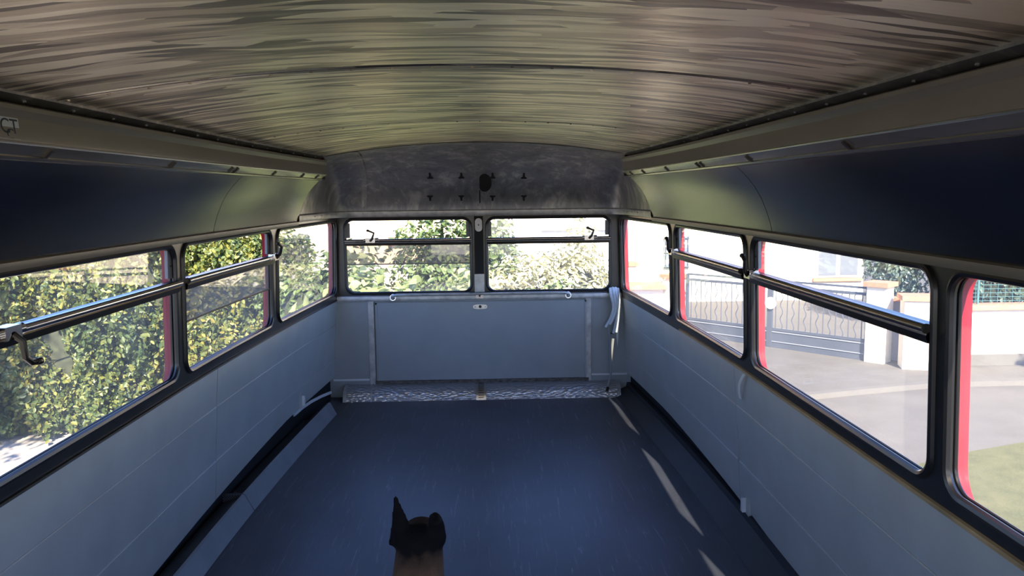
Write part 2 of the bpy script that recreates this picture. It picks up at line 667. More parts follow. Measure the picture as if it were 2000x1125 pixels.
def lower_panel(s, ya, yb, gap=0.0035):
    mb = MB()
    rows_in, rows_out = [], []
    for y in ys_between(ya + gap, yb - gap):
        zb = zb_panel(y)
        pr = [(zb, -.002), (zb + .004, -.006), (.16, -.006), (.22, -.006), (.286, -.006), (.2885, -.004), (.289, -.0015), (.34, -.0015), (.40, -.0015), (.46, -.0015), (.541, -.0015), (.5435, .0005), (.544, .003), (.716, .002), (.722, .005)]
        e_ = 1 if y < ya + .01 else (-1 if y > yb - .01 else 0)      # the sheet edge is buckled at the right-hand joint
        bk = lambda z: e_ * (.007 * math.exp(-((z - .30) / .11) ** 2) if s > 0 and abs(y - 3.42) < .02 else 0)
        rows_in.append([PS(s, y + bk(z), z, o) for z, o in pr])
        rows_out.append([PS(s, y, .722, .02), PS(s, y, zb, .02)])
    mb.grid([a + b for a, b in zip(rows_in, rows_out)], 0, closed=True)
    n = len(rows_in[0]) + 2
    mb.add(rows_in[0] + rows_out[0], [tuple(range(n))])
    mb.add(rows_in[-1] + rows_out[-1], [tuple(range(n))])
    return mb


WALLS = {}
for s, side in ((-1, 'left'), (1, 'right')):
    mb = MB()
    fn = lambda a, b, o, s=s: PS(s, a, b, o)
    for (ya, yb, h0, h1) in BAYS_OF[s]:
        window_panel(mb, fn, (ya, yb, ZS - .004, ZC + .006), (h0, h1, *HOLE_Z), 0.062)
    w = struct(mb.build('wall_' + side, ['pillar_paint', 'rubber', 'red_paint']))
    WALLS[side] = w
    seams = [YF, 0.9, 3.55, YB - .002] if s < 0 else [YF, 0.75, 3.42, YB - .002]
    for a, b in zip(seams[:-1], seams[1:]):
        lower_panel(s, a, b).build('lower_panel', 'panel_paint', w)
    # dark backing behind the panel joints
    bb = MB()
    side_extrude(bb, s, [(HW + .075, -.02), (HW + .075, .35), (HW + .045, .72)], YF, YB)
    bb.build('backing', 'gap_black', w)
    cs = [YF, 0.8, 3.53, 4.86] if s < 0 else [YF, 0.3, 2.93, 4.86]
    for a, b in zip(cs[:-1], cs[1:]):
        cb = MB()
        side_extrude(cb, s, COVE + [(x + .018, z + .012) for x, z in reversed(COVE)], a + .0025, b - .0025, closed=True, caps=True)
        cb.build('cove_panel', 'cove_satin', w)

# outer body: lower deck, roof
body = MB()
for s in (-1, 1):
    rows = []
    for y in ys_between(YF - .08, YB + .075):
        rows.append([Vector((s * (HW - tap(y) + .12), y, -1.78)), Vector((s * (HW - tap(y) + .12), y, 0)), PS(s, y, ZS - .004, .050)])
    body.grid(rows, 0)
    rows = []
    for y in ys_between(YF - .08, 4.95):
        rows.append([PS(s, y, ZC + .006, .050)] + [Vector((s * (x - tap(y)), y, z)) for x, z in ((1.19, 1.42), (1.15, 1.55), (1.07, 1.68), (.94, 1.78), (.70, 1.845), (.35, 1.875), (0, 1.885))])
    body.grid(rows, 0)
body.add([(-1.25, YF - .08, -1.78), (1.25, YF - .08, -1.78), (1.16, YB + .075, -1.78), (-1.16, YB + .075, -1.78)], [(0, 1, 2, 3)])
body.add([(-1.165, YB + .075, -1.78), (1.165, YB + .075, -1.78), (1.165, YB + .075, .0), (1.12, YB + .075, .72), (-1.12, YB + .075, .72), (-1.165, YB + .075, 0)], [(0, 1, 2, 3, 4, 5)])
body.add([(-1.275, YF - .08, -1.78), (1.275, YF - .08, -1.78), (1.275, YF - .08, .0), (1.25, YF - .08, .36), (-1.25, YF - .08, .36), (-1.275, YF - .08, 0)], [(0, 1, 2, 3, 4, 5)])
bo = struct(body.build('bus_body', 'red_paint'))
for s in (-1, 1):
    for y in (-1.0, 4.0):
        wheel = MB()
        wheel.tube([(s * .80, y, -1.62), (s * 1.02, y, -1.62)], .48, 28)
        wheel.build('wheel', 'rubber', bo)

# side windows
lab = {(-1, 3): 'left side window nearest the camera, crank handle hanging at its near end',
       (-1, 4): 'left side window with its upper pane lowered',
       (-1, 5): 'left corner window next to the rear wall',
       (1, 2): 'right side window cut off by the photo edge, red reveal',
       (1, 3): 'right side window with a cranked chrome handle and house gate beyond',
       (1, 4): 'right side window second from the rear corner',
       (1, 5): 'right corner window next to the rear wall'}
idx = 1
for s, side in ((-1, 'left'), (1, 'right')):
    fn = lambda a, b, o, s=s: PS(s, a, b, o)
    for i, (ya, yb, h0, h1) in enumerate(BAYS_OF[s]):
        kw = {}
        if i in (3, 4) or (s < 0 and i in (1, 2)):
            kw['opening'] = 'shut'
        if s < 0 and i == 4:
            kw['opening'] = 'open'
        if s < 0 and i == 3:
            kw['crank_at'] = (h0 + .125, 1, True)
        if s < 0 and i == 4:
            kw['crank_at'] = (h1 - .055, 1, False)
        if s > 0 and i == 3:
            kw['crank_at'] = (h1 - .075, -1, False)
        if s > 0 and i == 4:
            kw['crank_at'] = (h1 - .06, -1, False)
        window_parts(idx, fn, (h0, h1, *HOLE_Z), 0.062, 'pane_' + side, lab=lab.get((s, i), side + ' side window out of the frame'), **kw)
        idx += 1

# ------------------------------------------------------------------ rear wall and front wall
RH = [(-0.968, -0.058), (0.058, 0.958)]


def hwb(z):
    return HW + off(z) - tap(YB)


for (Y, sgn, nm) in ((YB, 1, 'back'), (YF, -1, 'front')):
    fnr = lambda a, b, o, Y=Y, sgn=sgn: Vector((a, Y + sgn * o, b))
    mb = MB()
    hw = 1.05 if nm == 'back' else 1.2
    zw = (.772, 1.312) if nm == 'back' else (.42, 1.60)  # unseen front openings made extra tall to let more daylight inside
    zo = (.722, 1.35) if nm == 'back' else (.36, 1.66)
    window_panel(mb, fnr, (-hw, 0, *zo), (*RH[0], *zw), .062)
    window_panel(mb, fnr, (0, hw, *zo), (*RH[1], *zw), .062)
    if nm == 'front':
        mb.add([(-1.3, YF, -.05), (1.3, YF, -.05), (1.3, YF, .36), (-1.3, YF, .36)], [(0, 1, 2, 3)])
        mb.add([(-1.2, YF, 1.66), (1.2, YF, 1.66), (1.1, YF, 1.72), (0, YF, 1.9), (-1.1, YF, 1.72)], [(0, 1, 2, 3, 4)])
    w = struct(mb.build('wall_' + nm, ['pillar_paint', 'rubber', 'red_paint']))
    WALLS[nm] = w
    for k in (0, 1):
        kw = {}
        if nm == 'back':
            kw['opening'] = 'open' if k == 0 else 'shut'
            kw['crank_at'] = ((-.78, 1, False), (.80, 1, False))[k]
        window_parts(idx, fnr, (*RH[k], *zw), .062, 'pane_rear',
                     lab=('rear window left of the centre post, upper pane lowered' if k == 0 else 'rear window right of the centre post') if nm == 'back' else 'front window behind the camera', **kw)
        idx += 1

wb = WALLS['back']
lp = MB()       # the panels each side of the emergency door
for s in (-1, 1):
    x0, x1 = (.80, 1.115)
    lp.box((min(s * x0, s * x1), YB - .004, -.03), (max(s * x0, s * x1), YB + .03, .722))
lp.box((-.80, YB + .004, -.03), (.80, YB + .03, .722))
lp.build('lower_panel', 'door_paint', wb)
for s in (-1, 1):                      # riveted cover strips beside the door
    sb = MB()
    x = s * .797
    sb.box((x - .020, YB - .016, .075), (x + .020, YB - .003, .722))
    for z in (.10, .20, .33, .46, .58, .70):
        sb.tube([(x, YB - .016, z), (x, YB - .019, z)], .005, 8)
    sb.build('cover_strip', 'dull_metal', wb)
# sill across the rear wall with rivets
sb = MB()
sb.prism([(-1.04, YB + .01, .716), (-1.04, YB - .022, .716), (-1.04, YB - .026, .730), (-1.04, YB - .020, .752), (-1.04, YB + .01, .760)], (2.08, 0, 0))
for i in range(17):
    sb.tube([(-1.0 + i * .125, YB - .024, .733), (-1.0 + i * .125, YB - .028, .733)], .004, 8)
sb.build('sill', 'dull_metal', wb)
# centre post covers
pb = MB()
pb.box((-.032, YB - .006, .905), (.032, YB + .002, 1.325))
pb.build('post_cover', 'gap_black', wb)
pb = MB()
pb.box((-.036, YB - .008, .765), (.036, YB + .002, .903))
for x, z in ((-.02, .80), (.02, .80), (0, .84), (-.018, .88)):
    pb.tube([(x, YB - .008, z), (x, YB - .012, z)], .004, 8)
pb.build('post_plate', 'dull_metal', wb)

# emergency door
dr = MB()
dr.box((-.765, YB - .014, .122), (.783, YB + .003, .703))
dr.box((-.765, YB - .018, .690), (.783, YB - .013, .703))
dr.box((-.765, YB - .018, .122), (-.752, YB - .013, .703))
dr.box((.770, YB - .018, .122), (.783, YB - .013, .703))
door = struct(dr.build('door_1', 'door_paint'), 'grey emergency door panel below the rear windows')
lt = MB()
n = 20
loop = [(0.002 + math.copysign(abs(math.cos(2 * PI * k / n)) ** .6, math.cos(2 * PI * k / n)) * .052, YB - .019, .664 + math.copysign(abs(math.sin(2 * PI * k / n)) ** .6, math.sin(2 * PI * k / n)) * .017) for k in range(n)]
lt.prism(loop, (0, -.005, 0))
lo = lt.build('latch_plate', 'aluminium', door)
kb = MB()
kb.tube([(.002, YB - .024, .666), (.002, YB - .030, .666)], .011, 14)
kb.build('keyhole', 'black_plastic', lo).parent = lo
for x in (-.036, .040):
    kb = MB()
    kb.tube([(x, YB - .024, .664), (x, YB - .027, .664)], .004, 8)
    kb.build('screw', 'dark_metal', lo).parent = lo
# worn joint under the door
mat('worn_edge', (0.10, 0.085, 0.07), 0.7, var=0.9, scale=30, stretch=(1, 1, 3))
jb = MB()
jb.box((-.78, YB - .020, .094), (.80, YB, .120))
struct(jb.build('trim_1', 'worn_edge'))

# heater duct along the foot of the rear wall
m = mat('tread_plate', (0.44, 0.445, 0.45), 0.3, metal=0.7)
t = m.node_tree
b = t.nodes['Principled BSDF']
tc = N(t, 'ShaderNodeTexCoord')
mp = N(t, 'ShaderNodeMapping')
mp.inputs['Scale'].default_value = (30, 70, 70)
t.links.new(tc.outputs['Object'], mp.inputs[0])
vo = N(t, 'ShaderNodeTexVoronoi', Scale=1.0)
t.links.new(mp.outputs[0], vo.inputs['Vector'])
bp = N(t, 'ShaderNodeBump', Strength=0.9, Distance=0.008)
t.links.new(vo.outputs['Distance'], bp.inputs['Height'])
t.links.new(bp.outputs[0], b.inputs['Normal'])
db = MB()


def duct_prof(grow=0.0):
    return [(YB - .012, .096 + grow), (YB - .045 - grow, .094 + grow), (YB - .085 - grow, .083 + grow), (YB - .120 - grow, .060 + grow), (YB - .142 - grow, .028), (YB - .150 - grow, 0.0)]


rows = []
for x in [-.985, -.975, -.8, -.6, -.4, -.2, 0, .2, .4, .6, .8, .995, 1.005]:
    rows.append([(x, y, z) for y, z in duct_prof()])
db.grid(rows)
for x in (-.985, 1.005):
    db.add([(x, y, z) for y, z in duct_prof()] + [(x, YB - .012, 0)], [tuple(range(7))])
duct = db.build('heater_duct', 'tread_plate')
tag(duct, 'ribbed metal heater duct along the floor under the rear door', 'duct')
for x0, x1 in ((-1.0, -.975), (-.80, -.79), (.995, 1.02)):
    eb = MB()
    pr = duct_prof(.006)
    eb.grid([[(x0, y, z) for y, z in pr], [(x1, y, z) for y, z in pr]])
    eb.add([(x0, y, z) for y, z in pr] + [(x0, YB - .01, 0)], [tuple(range(7))])
    eb.build('end_band', 'dull_metal', duct)
vb = MB()
pr = duct_prof(.005)
vb.grid([[(-.036, y, z) for y, z in pr], [(.036, y, z) for y, z in pr]])
vt = vb.build('vent', 'aluminium', duct)
gb = MB()
for i in range(5):
    for j in range(9):
        u = .15 + .72 * j / 8
        k = u * 5
        q = int(min(k, 4.999))
        y = pr[q][0] + (pr[q + 1][0] - pr[q][0]) * (k - q)
        z = pr[q][1] + (pr[q + 1][1] - pr[q][1]) * (k - q)
        x = -.016 + i * .008
        d = Vector((0, pr[q][1] - pr[q + 1][1], -(pr[q][0] - pr[q + 1][0])))
        nrm = Vector((0, -(pr[q][1] - pr[q + 1][1]), pr[q][0] - pr[q + 1][0])).normalized()
        c = Vector((x, y, z)) + nrm * .0012
        tv = Vector((0, pr[q + 1][0] - pr[q][0], pr[q + 1][1] - pr[q][1])).normalized()
        gb.obox(c, (.0026, 0, 0), tv * .0035, nrm * .0006)
gb.build('vent_holes', 'gap_black', vt).parent = vt

# ------------------------------------------------------------------ floor
m = mat('floor_lino', (0.045, 0.056, 0.085), 0.36)
t = m.node_tree
b = t.nodes['Principled BSDF']
tc = N(t, 'ShaderNodeTexCoord')
n1 = N(t, 'ShaderNodeTexNoise', Scale=1.3, Detail=4.0)
t.links.new(tc.outputs['Object'], n1.inputs['Vector'])
mp = N(t, 'ShaderNodeMapping')
mp.inputs['Scale'].default_value = (60, 3.5, 1)
t.links.new(tc.outputs['Object'], mp.inputs[0])
n2 = N(t, 'ShaderNodeTexNoise', Scale=1.0, Detail=6.0, Roughness=0.7, Distortion=0.8)
t.links.new(mp.outputs[0], n2.inputs['Vector'])
r1 = N(t, 'ShaderNodeValToRGB')
e = r1.color_ramp.elements
e[0].position, e[0].color = 0.35, (0.045, 0.049, 0.064, 1)
e[1].position, e[1].color = 0.7, (0.064, 0.075, 0.106, 1)
t.links.new(n1.outputs['Fac'], r1.inputs['Fac'])
r2 = N(t, 'ShaderNodeValToRGB')
e = r2.color_ramp.elements
e[0].position, e[0].color = 0.57, (0, 0, 0, 1)
e[1].position, e[1].color = 0.72, (1, 1, 1, 1)
t.links.new(n2.outputs['Fac'], r2.inputs['Fac'])
mx = N(t, 'ShaderNodeMix', data_type='RGBA')
t.links.new(r2.outputs['Color'], mx.inputs[0])
t.links.new(r1.outputs['Color'], mx.inputs[6])
mx.inputs[7].default_value = (0.17, 0.18, 0.20, 1)
t.links.new(mx.outputs[2], b.inputs['Base Color'])
bp = N(t, 'ShaderNodeBump', Strength=0.12, Distance=0.004)
t.links.new(n2.outputs['Fac'], bp.inputs['Height'])
t.links.new(bp.outputs[0], b.inputs['Normal'])
fb = MB()
ff = [-.06, -.001]
rows = []
for y in ys_between(YF, YB + .02):
    h = HW - tap(y) + .07
    rows.append([(-h, y, 0), (h, y, 0), (h, y, -.06), (-h, y, -.06)])
fb.grid(rows, 0, closed=True)
struct(fb.build('floor', 'floor_lino'))

# kick panels along the floor
mat('kick_paint', (0.22, 0.24, 0.26), 0.45, var=0.12, scale=6)
m = mat('grille_metal', (0.05, 0.05, 0.05), 0.5, metal=0.5)
t = m.node_tree
b = t.nodes['Principled BSDF']
tc = N(t, 'ShaderNodeTexCoord')
wv = N(t, 'ShaderNodeTexChecker', Scale=160.0)
wv.inputs[1].default_value = (0.10, 0.10, 0.10, 1)
wv.inputs[2].default_value = (0.008, 0.008, 0.008, 1)
t.links.new(tc.outputs['Object'], wv.inputs['Vector'])
t.links.new(wv.outputs['Color'], b.inputs['Base Color'])


def kick(s, ya, yb, mm, top=.08):
    kb = MB()
    side_extrude(kb, s, [(1.065, 0.001), (1.072, .012), (1.107, top), (1.118, top + .004), (1.118, top - .01), (1.075, .001)], ya, yb, closed=True, caps=True)
    return kb


kl = struct(kick(-1, 3.668, 5.32, 'kick_paint').build('baseboard_left', 'kick_paint'), 'grey sloped kick panel and dark grille along the left wall')
kick(-1, YF, 3.660, 'kick_paint').build('kick_panel', 'kick_paint', kl)
gb = MB()
side_extrude(gb, -1, [(1.120, .070), (1.20, .052), (1.20, .04), (1.120, .058)], YF, 5.0, closed=True, caps=True)
for y in (3.664, 2.2, 0.9):
    gb.box((-1.2, y - .014, .05), (-1.115, y + .014, .083))
gb.build('grille', 'grille_metal', kl)
mat('kick_dark', (0.018, 0.019, 0.022), 0.5, var=0.15, scale=6)
kr = MB()
side_extrude(kr, 1, [(1.085, 0.001), (1.11, .012), (1.19, .05), (1.195, .08), (1.22, .08), (1.22, .001)], YF, YB - .02, closed=True, caps=True)
struct(kr.build('baseboard_right', 'kick_dark'), 'dark coved floor edge along the right wall')

# ------------------------------------------------------------------ ceiling
streak_mat('brushed_ceiling', (0.20, 0.155, 0.115), (0.66, 0.54, 0.38), (1.0, 0.88, 0.66), 1.0, (4.2, 36, 4.2), 0.72, 0.36, 0.45, 0.70, 0.42, 0.35)
streak_mat('scuffed_dome', (0.20, 0.20, 0.20), (0.30, 0.295, 0.285), (0.62, 0.59, 0.52), 1.0, (18, 18, 6), 0.65, 0.38, 0.22, 0.0)


def zceil(x):
    return 1.80 - .078 * (abs(x) / .97) ** 2.0


XS = [-.985 + 1.97 * i / 40 for i in range(41)]
cuts = [YF, .50, 1.98, 3.47, 4.90]
cl = None
for a, b in zip(cuts[:-1], cuts[1:]):
    cb = MB()
    rows = []
    for y, dz in ((a, .004), (a + .012, .0), ) + tuple((y, 0) for y in ys_between(a + .1, b - .02)) + ((b + .012, 0.0),):
        k = (.985 - tap(y)) / .985
        rows.append([(x * k, y, zceil(x) + (dz if dz else 0) + (.006 if y >= b else 0)) for x in XS])
    rows2 = [[(p[0], p[1], p[2] + .015) for p in r] for r in rows]
    cb.grid(rows)
    cb.grid(rows2)
    for i in range(1, 40, 2):          # rivets along the joint
        x, y = XS[i], a + .025
        k = (.985 - tap(y)) / .985
        cb.tube([(x * k, y, zceil(x) + .001), (x * k, y, zceil(x) - .003)], .004, 6)
    if cl is None:
        cl = struct(cb.build('ceiling', 'brushed_ceiling'), 'wire-brushed metal ceiling sheets with riveted joints')
    else:
        cb.build('ceiling_sheet', 'brushed_ceiling', cl)
for y in cuts[1:]:                      # dark joint lines
    jb = MB()
    k = (.985 - tap(y)) / .985
    jb.grid([[(x * k, y - .004, zceil(x) - .0012) for x in XS], [(x * k, y + .004, zceil(x) - .0012) for x in XS]])
    jb.build('joint', 'gap_black', cl)

# ledges (former light or luggage coving) with aluminium strip
k_ = 1
for s, side in ((-1, 'left'), (1, 'right')):
    lb = MB()
    side_extrude(lb, s, [(.955, 1.612), (.952, 1.622), (.957, 1.668), (.952, 1.676), (.945, 1.684), (.946, 1.694), (.956, 1.699), (.99, 1.702), (1.03, 1.70), (1.03, 1.612)], YF, 4.86, closed=True, caps=True)
    le = struct(lb.build('trim_%d' % (2 + (s > 0)), 'cream_paint'), side + ' cream ledge moulding under the ceiling edge')
    ab = MB()
    side_extrude(ab, s, [(.990, 1.576), (.981, 1.578), (.977, 1.584), (.978, 1.588), (.960, 1.603), (.952, 1.612), (.955, 1.618), (.975, 1.606), (1.0, 1.59)], YF, 4.86, closed=True, caps=True)
    st = ab.build('metal_strip', 'strip_metal', le)
    ab = MB()
    ab.tube([(s * (.9515 - tap(y)), y, 1.6125) for y in ys_between(YF, 4.86)], .0032, 8)
    ab.build('bead', 'aluminium', le)
    for y in (1.2, 1.95, 2.7, 3.3, 3.36, 3.9, 4.4, 4.7):
        cb = MB()
        for q in (0,):
            cb.obox((s * (.9655 - tap(y)), y, 1.5965), Vector((s * .010, 0, -.009)), Vector((0, .008, 0)), Vector((s * .003, 0, .003)))
        cb.build('clip', 'dark_metal', st).parent = st
    fb = MB()
    side_extrude(fb, s, [(.950, 1.7185), (.985, 1.7095), (1.02, 1.703), (1.02, 1.715), (.95, 1.730)], YF, 4.88, closed=True, caps=True)
    fl = fb.build('flange', 'scuffed_dome', le)
    for y in ys_between(-.5, 4.7, .22):
        sb = MB()
        sb.tube([(s * (.975 - tap(y)), y, 1.713), (s * (.973 - tap(y)), y, 1.708)], .0045, 6)
        sb.build('screw', 'dull_metal', fl).parent = fl
    # cant rail strip under the cove
    rb = MB()
    side_extrude(rb, s, [(1.139, 1.306), (1.128, 1.308), (1.124, 1.318), (1.124, 1.330), (1.134, 1.334), (1.15, 1.33)], YF, 4.84, closed=True, caps=True)
    struct(rb.build('trim_%d' % (4 + (s > 0)), 'cream_paint'), side + ' cream strip between cove panel and windows')
tb = MB()
side_extrude(tb, 1, [(1.150, .722), (1.146, .724), (1.147, .734), (1.158, .738), (1.16, .722)], YF, 4.3, closed=True, caps=True)
struct(tb.build('trim_6', 'raw_wood'), 'bare wooden edge on top of the right side panels')
tb = MB()
side_extrude(tb, -1, [(1.150, .722), (1.147, .724), (1.148, .730), (1.158, .734), (1.16, .722)], YF, YB - .02, closed=True, caps=True)
struct(tb.build('trim_7', 'dark_metal'), 'dark edge on top of the left side panels')

# ------------------------------------------------------------------ rear dome
base = []
for y in (4.86, 5.02, 5.2, 5.36, 5.5, 5.6):
    base.append((-(HW + off(1.327) - tap(y)), y))
base += [(-1.012, 5.68), (-.985, 5.735), (-.93, 5.768), (-.84, YB)]
base += [(x, YB) for x in (-.7, -.55, -.4, -.25, -.1, 0)]
base += [(-x, y) for x, y in reversed(base[:-1])]
topc = [(-.905, 4.86, 1.585), (-.905, 4.862, 1.61), (-.905, 4.865, 1.635), (-.905, 4.87, 1.66), (-.907, 4.875, 1.685), (-.91, 4.885, 1.705),
        (-.92, 4.90, None), (-.86, 4.90, None), (-.80, 4.90, None), (-.72, 4.90, None)]
topc += [(x, 4.90, None) for x in (-.6, -.47, -.34, -.21, -.09, 0)]
topc = [(x, y, z if z is not None else zceil(x / (.985 - tap(4.9)) * .985) - .002) for x, y, z in topc]
topc += [(-x, y, z) for x, y, z in reversed(topc[:-1])]


def dome_pt(i, v, grow=0.0):
    bx, by = base[i]
    tx, ty, tz = topc[i]
    c, s_ = math.cos(v * PI / 2), math.sin(v * PI / 2)
    w = 1 - c
    z0 = 1.345
    p = Vector((bx + (tx - bx) * w, by + (ty - by) * w, z0 + (tz - z0) * s_))
    if grow:
        d = Vector((bx * .5, (by - 4.6) * 1.2 * c, .5 * s_ + .15)).normalized()
        p += d * grow
    return p


nv = 16
dm = MB()
dm.grid([[dome_pt(i, v / nv) for i in range(len(base))] for v in range(nv + 1)])
dm.grid([[dome_pt(i, v / nv, .012) for i in range(len(base))] for v in range(nv + 1)])
dome = struct(dm.build('ceiling_dome', 'scuffed_dome', smooth=1.2), 'dark scuffed metal dome above the rear windows')
dm = MB()
dm.grid([[dome_pt(i, v / nv, .075) for i in range(len(base))] for v in range(nv + 1)])
dm.build('roof_skin', 'red_paint', dome)
# strip along the dome foot
sb = MB()
nb = len(base)
cen = Vector((0, 4.6))
rows = []
for (x, y) in base:
    d = (Vector((x * .9, y - 4.7))).normalized()
    ins = lambda q: (x - d.x * q, y - d.y * q)
    rows.append([(*ins(-.01), 1.325), (*ins(.006), 1.328), (*ins(.012), 1.338), (*ins(.012), 1.366), (*ins(.004), 1.374), (*ins(-.01), 1.374)])
sb.grid(rows, 0, closed=True)
for i in range(2, nb - 2):
    x, y = base[i]
    d = (Vector((x * .9, y - 4.7))).normalized()
    sb.tube([(x - d.x * .011, y - d.y * .011, 1.352), (x - d.x * .0155, y - d.y * .0155, 1.352)], .0045, 8)
sb.build('foot_strip', 'dull_metal', dome)
# riveted corner seams, centre strap
def surf(x, v):
    for i in range(nb - 1):
        a, b = dome_pt(i, v), dome_pt(i + 1, v)
        if (a.x - x) * (b.x - x) <= 0 and a.x != b.x and i >= 5 and i < nb - 6:
            w = (x - a.x) / (b.x - a.x)
            return a.lerp(b, w)
    return None
for x, name in ((-.83, 'corner_seam'), (.81, 'corner_seam'), (0, 'centre_strap')):
    sb = MB()
    wd = .018 if x else .022
    rows = []
    for v in range(1, 25):
        c = surf(x * (1 - .12 * v / 24), v / 24)
        if c is None:
            continue
        rows.append([c + Vector((-wd, -.003, -.002)), c + Vector((wd, -.003, -.002))])
    sb.grid(rows)
    for r in rows[1::3]:
        c = (r[0] + r[1]) / 2
        sb.tube([c + Vector((0, 0, 0)), c + Vector((0, -.003, -.002))], .004, 6)
    sb.build(name, 'scuffed_dome', dome)


def dome_at(px, py):
    """point of the dome surface on the sight line through a pixel of the 2000x1125 frame"""
    d = R_ * ((px - 1000) / F_PX) + U_ * ((562.5 - py) / F_PX) + F_
    best = None
    for v in range(0, 200):
        p = None
        for i in range(6, nb - 7):
            a, b = dome_pt(i, v / 200), dome_pt(i + 1, v / 200)
            q = CAM + d * ((a.y - CAM.y) / d.y)
            if a.x <= q.x <= b.x:
                p = (abs(q.z - a.lerp(b, (q.x - a.x) / (b.x - a.x)).z), a.lerp(b, (q.x - a.x) / (b.x - a.x)))
        if p and (best is None or p[0] < best[0]):
            best = p
    return best[1]


def dome_xz(x, z):
    """point of the dome above the rear windows with the given x and z"""
    lo_, hi_ = 0.0, 1.0
    for _ in range(30):
        v = (lo_ + hi_) / 2
        p = None
        for i in range(6, nb - 7):
            a, b = dome_pt(i, v), dome_pt(i + 1, v)
            if a.x <= x <= b.x:
                p = a.lerp(b, (x - a.x) / (b.x - a.x))
                break
        if p.z < z:
            lo_ = v
        else:
            hi_ = v
    return p


hp = dome_at(943, 357)
hb = MB()
n = 28
pts = []
for k in range(n):
    a = 2 * PI * k / n
    x = max(-.036, .050 * math.cos(a))
    z = .060 * math.sin(a)
    pts.append(dome_xz(hp.x + x + .012, hp.z + z) + Vector((0, -.001, -.001)))
hb.prism(pts, (0, -.003, -.002))
hb.build('round_hole', 'gap_black', dome)
sl = MB()
sl.prism([dome_xz(hp.x + q, hp.z + w) + Vector((0, -.001, -.001)) for q, w in ((-.028, -.14), (-.020, -.14), (-.020, -.05), (-.028, -.05))], (0, -.003, -.002))
sl.build('slot', 'gap_black', dome)
for k, px in enumerate((840, 901, 962, 1023)):
    for py, up in ((344, 1), (386, -1)):
        c = dome_at(px, py) + Vector((0, -.003, 0))
        tb = MB()
        q = .020
        loop = [dome_xz(c.x + dx * q, c.z + up * dz * q) + Vector((0, -.001, -.001)) for dx, dz in ((-1, -.8), (1, -.8), (1, -.45), (.42, -.1), (.3, 1.1), (-.3, 1.1), (-.42, -.1), (-1, -.45))]
        tb.prism(loop, (0, -.003, -.001))
        tb.build('key_slot', 'gap_black', dome)

# ------------------------------------------------------------------ small things inside the bus
gr = empty('grab_rail', (0, YB - .02, .74))
tag(gr, 'slim metal grab rail on the sill under the rear windows', 'rail')
gb = MB()
gb.tube([(-.630, YB - .022, .742), (-.636, YB - .045, .748), (-.630, YB - .066, .757), (-.60, YB - .075, .766), (-.5, YB - .076, .767), (.5, YB - .076, .767), (.62, YB - .075, .766), (.645, YB - .066, .757), (.650, YB - .045, .748), (.646, YB - .022, .742)], .010, 12)
gb.build('bar', 'dull_metal', gr)
for x in (-.632, .648):
    fb = MB()
    fb.tube([(x, YB - .024, .741), (x, YB - .032, .742)], [.028, .024], 18)
    fb.tube([(x, YB - .032, .742), (x, YB - .042, .746)], [.016, .013], 14)
    fb.build('flange', 'chrome', gr)
fb = MB()
fb.box((-.028, YB - .034, .728), (.028, YB - .022, .752))
fb.tube([(0, YB - .03, .745), (0, YB - .07, .764)], .007, 10)
fb.build('bracket', 'chrome', gr)

bl = MB()
n = 24
loop = []
for k in range(n):
    a = 2 * PI * k / n
    loop.append((.026 * math.cos(a) + .0, YB - .006, 1.262 + (.026 * math.sin(a) + (.022 if math.sin(a) > 0 else -.022))))
bl.prism(loop, (0, -.018, 0))
bo_ = bl.build('bell_push', 'white_plastic', origin=(0, YB, 1.262))
tag(bo_, 'small white oblong bell push on the rear centre post', 'button')
nb_ = MB()
nb_.tube([(0, YB - .024, 1.262), (0, YB - .028, 1.262)], .005, 10)
nb_.build('button', 'black_plastic', bo_)

# loose edge strips at the rear corners
sb = MB()
sb.box((-1.088, YB - .016, .125), (-.822, YB - .005, .139))
tag(sb.build('edge_strip', 'strip_white'), 'short pale strip level at the foot of the left rear panel', 'strip')
sb = MB()
sb.box((.822, YB - .016, .136), (1.086, YB - .005, .149))
tag(sb.build('edge_strip', 'strip_white'), 'short pale strip level at the foot of the right rear panel', 'strip')
sb = MB()
rows = []
for y, x, z in ((4.80, -1.143, .144), (4.95, -1.125, .150), (5.10, -1.105, .148), (5.27, -1.075, .139), (5.43, -1.040, .126)):
    rows.append([(x - .004, y, z - .009), (x + .004, y, z - .009), (x + .004, y, z + .009), (x - .004, y, z + .009)])
sb.grid(rows, 0, closed=True)
sb.add(rows[-1], [(0, 1, 2, 3)])
tag(sb.build('edge_strip', 'strip_white'), 'loose pale strip springing off the left wall panel near the rear corner', 'strip')


def bracket(s, y, z, lab_):
    bb = MB()
    p = PS(s, y, z)
    a = p.x
    loop = [(a, y - .035, z - .05), (a, y + .035, z - .05), (a, y + .035, z + .03), (a, y + .012, z + .05), (a, y - .02, z + .05), (a, y - .035, z + .03)]
    bb.prism(loop, (-s * .012, 0, 0))
    o = bb.build('wall_bracket', 'panel_paint', origin=(a, y, z))
    cb = MB()
    loop2 = [(a - s * .012, y + .005, z - .045), (a - s * .012, y + .030, z - .045), (a - s * .012, y + .030, z + .012), (a - s * .012, y + .005, z + .022)]
    cb.prism(loop2, (-s * .016, 0, 0))
    cb.build('clip_block', 'white_plastic', o)
    tag(o, lab_, 'bracket')


bracket(-1, 4.95, .205, 'pale plastic bracket low on the left wall panel')
bracket(1, 3.32, .125, 'pale plastic bracket low on the right wall panel')

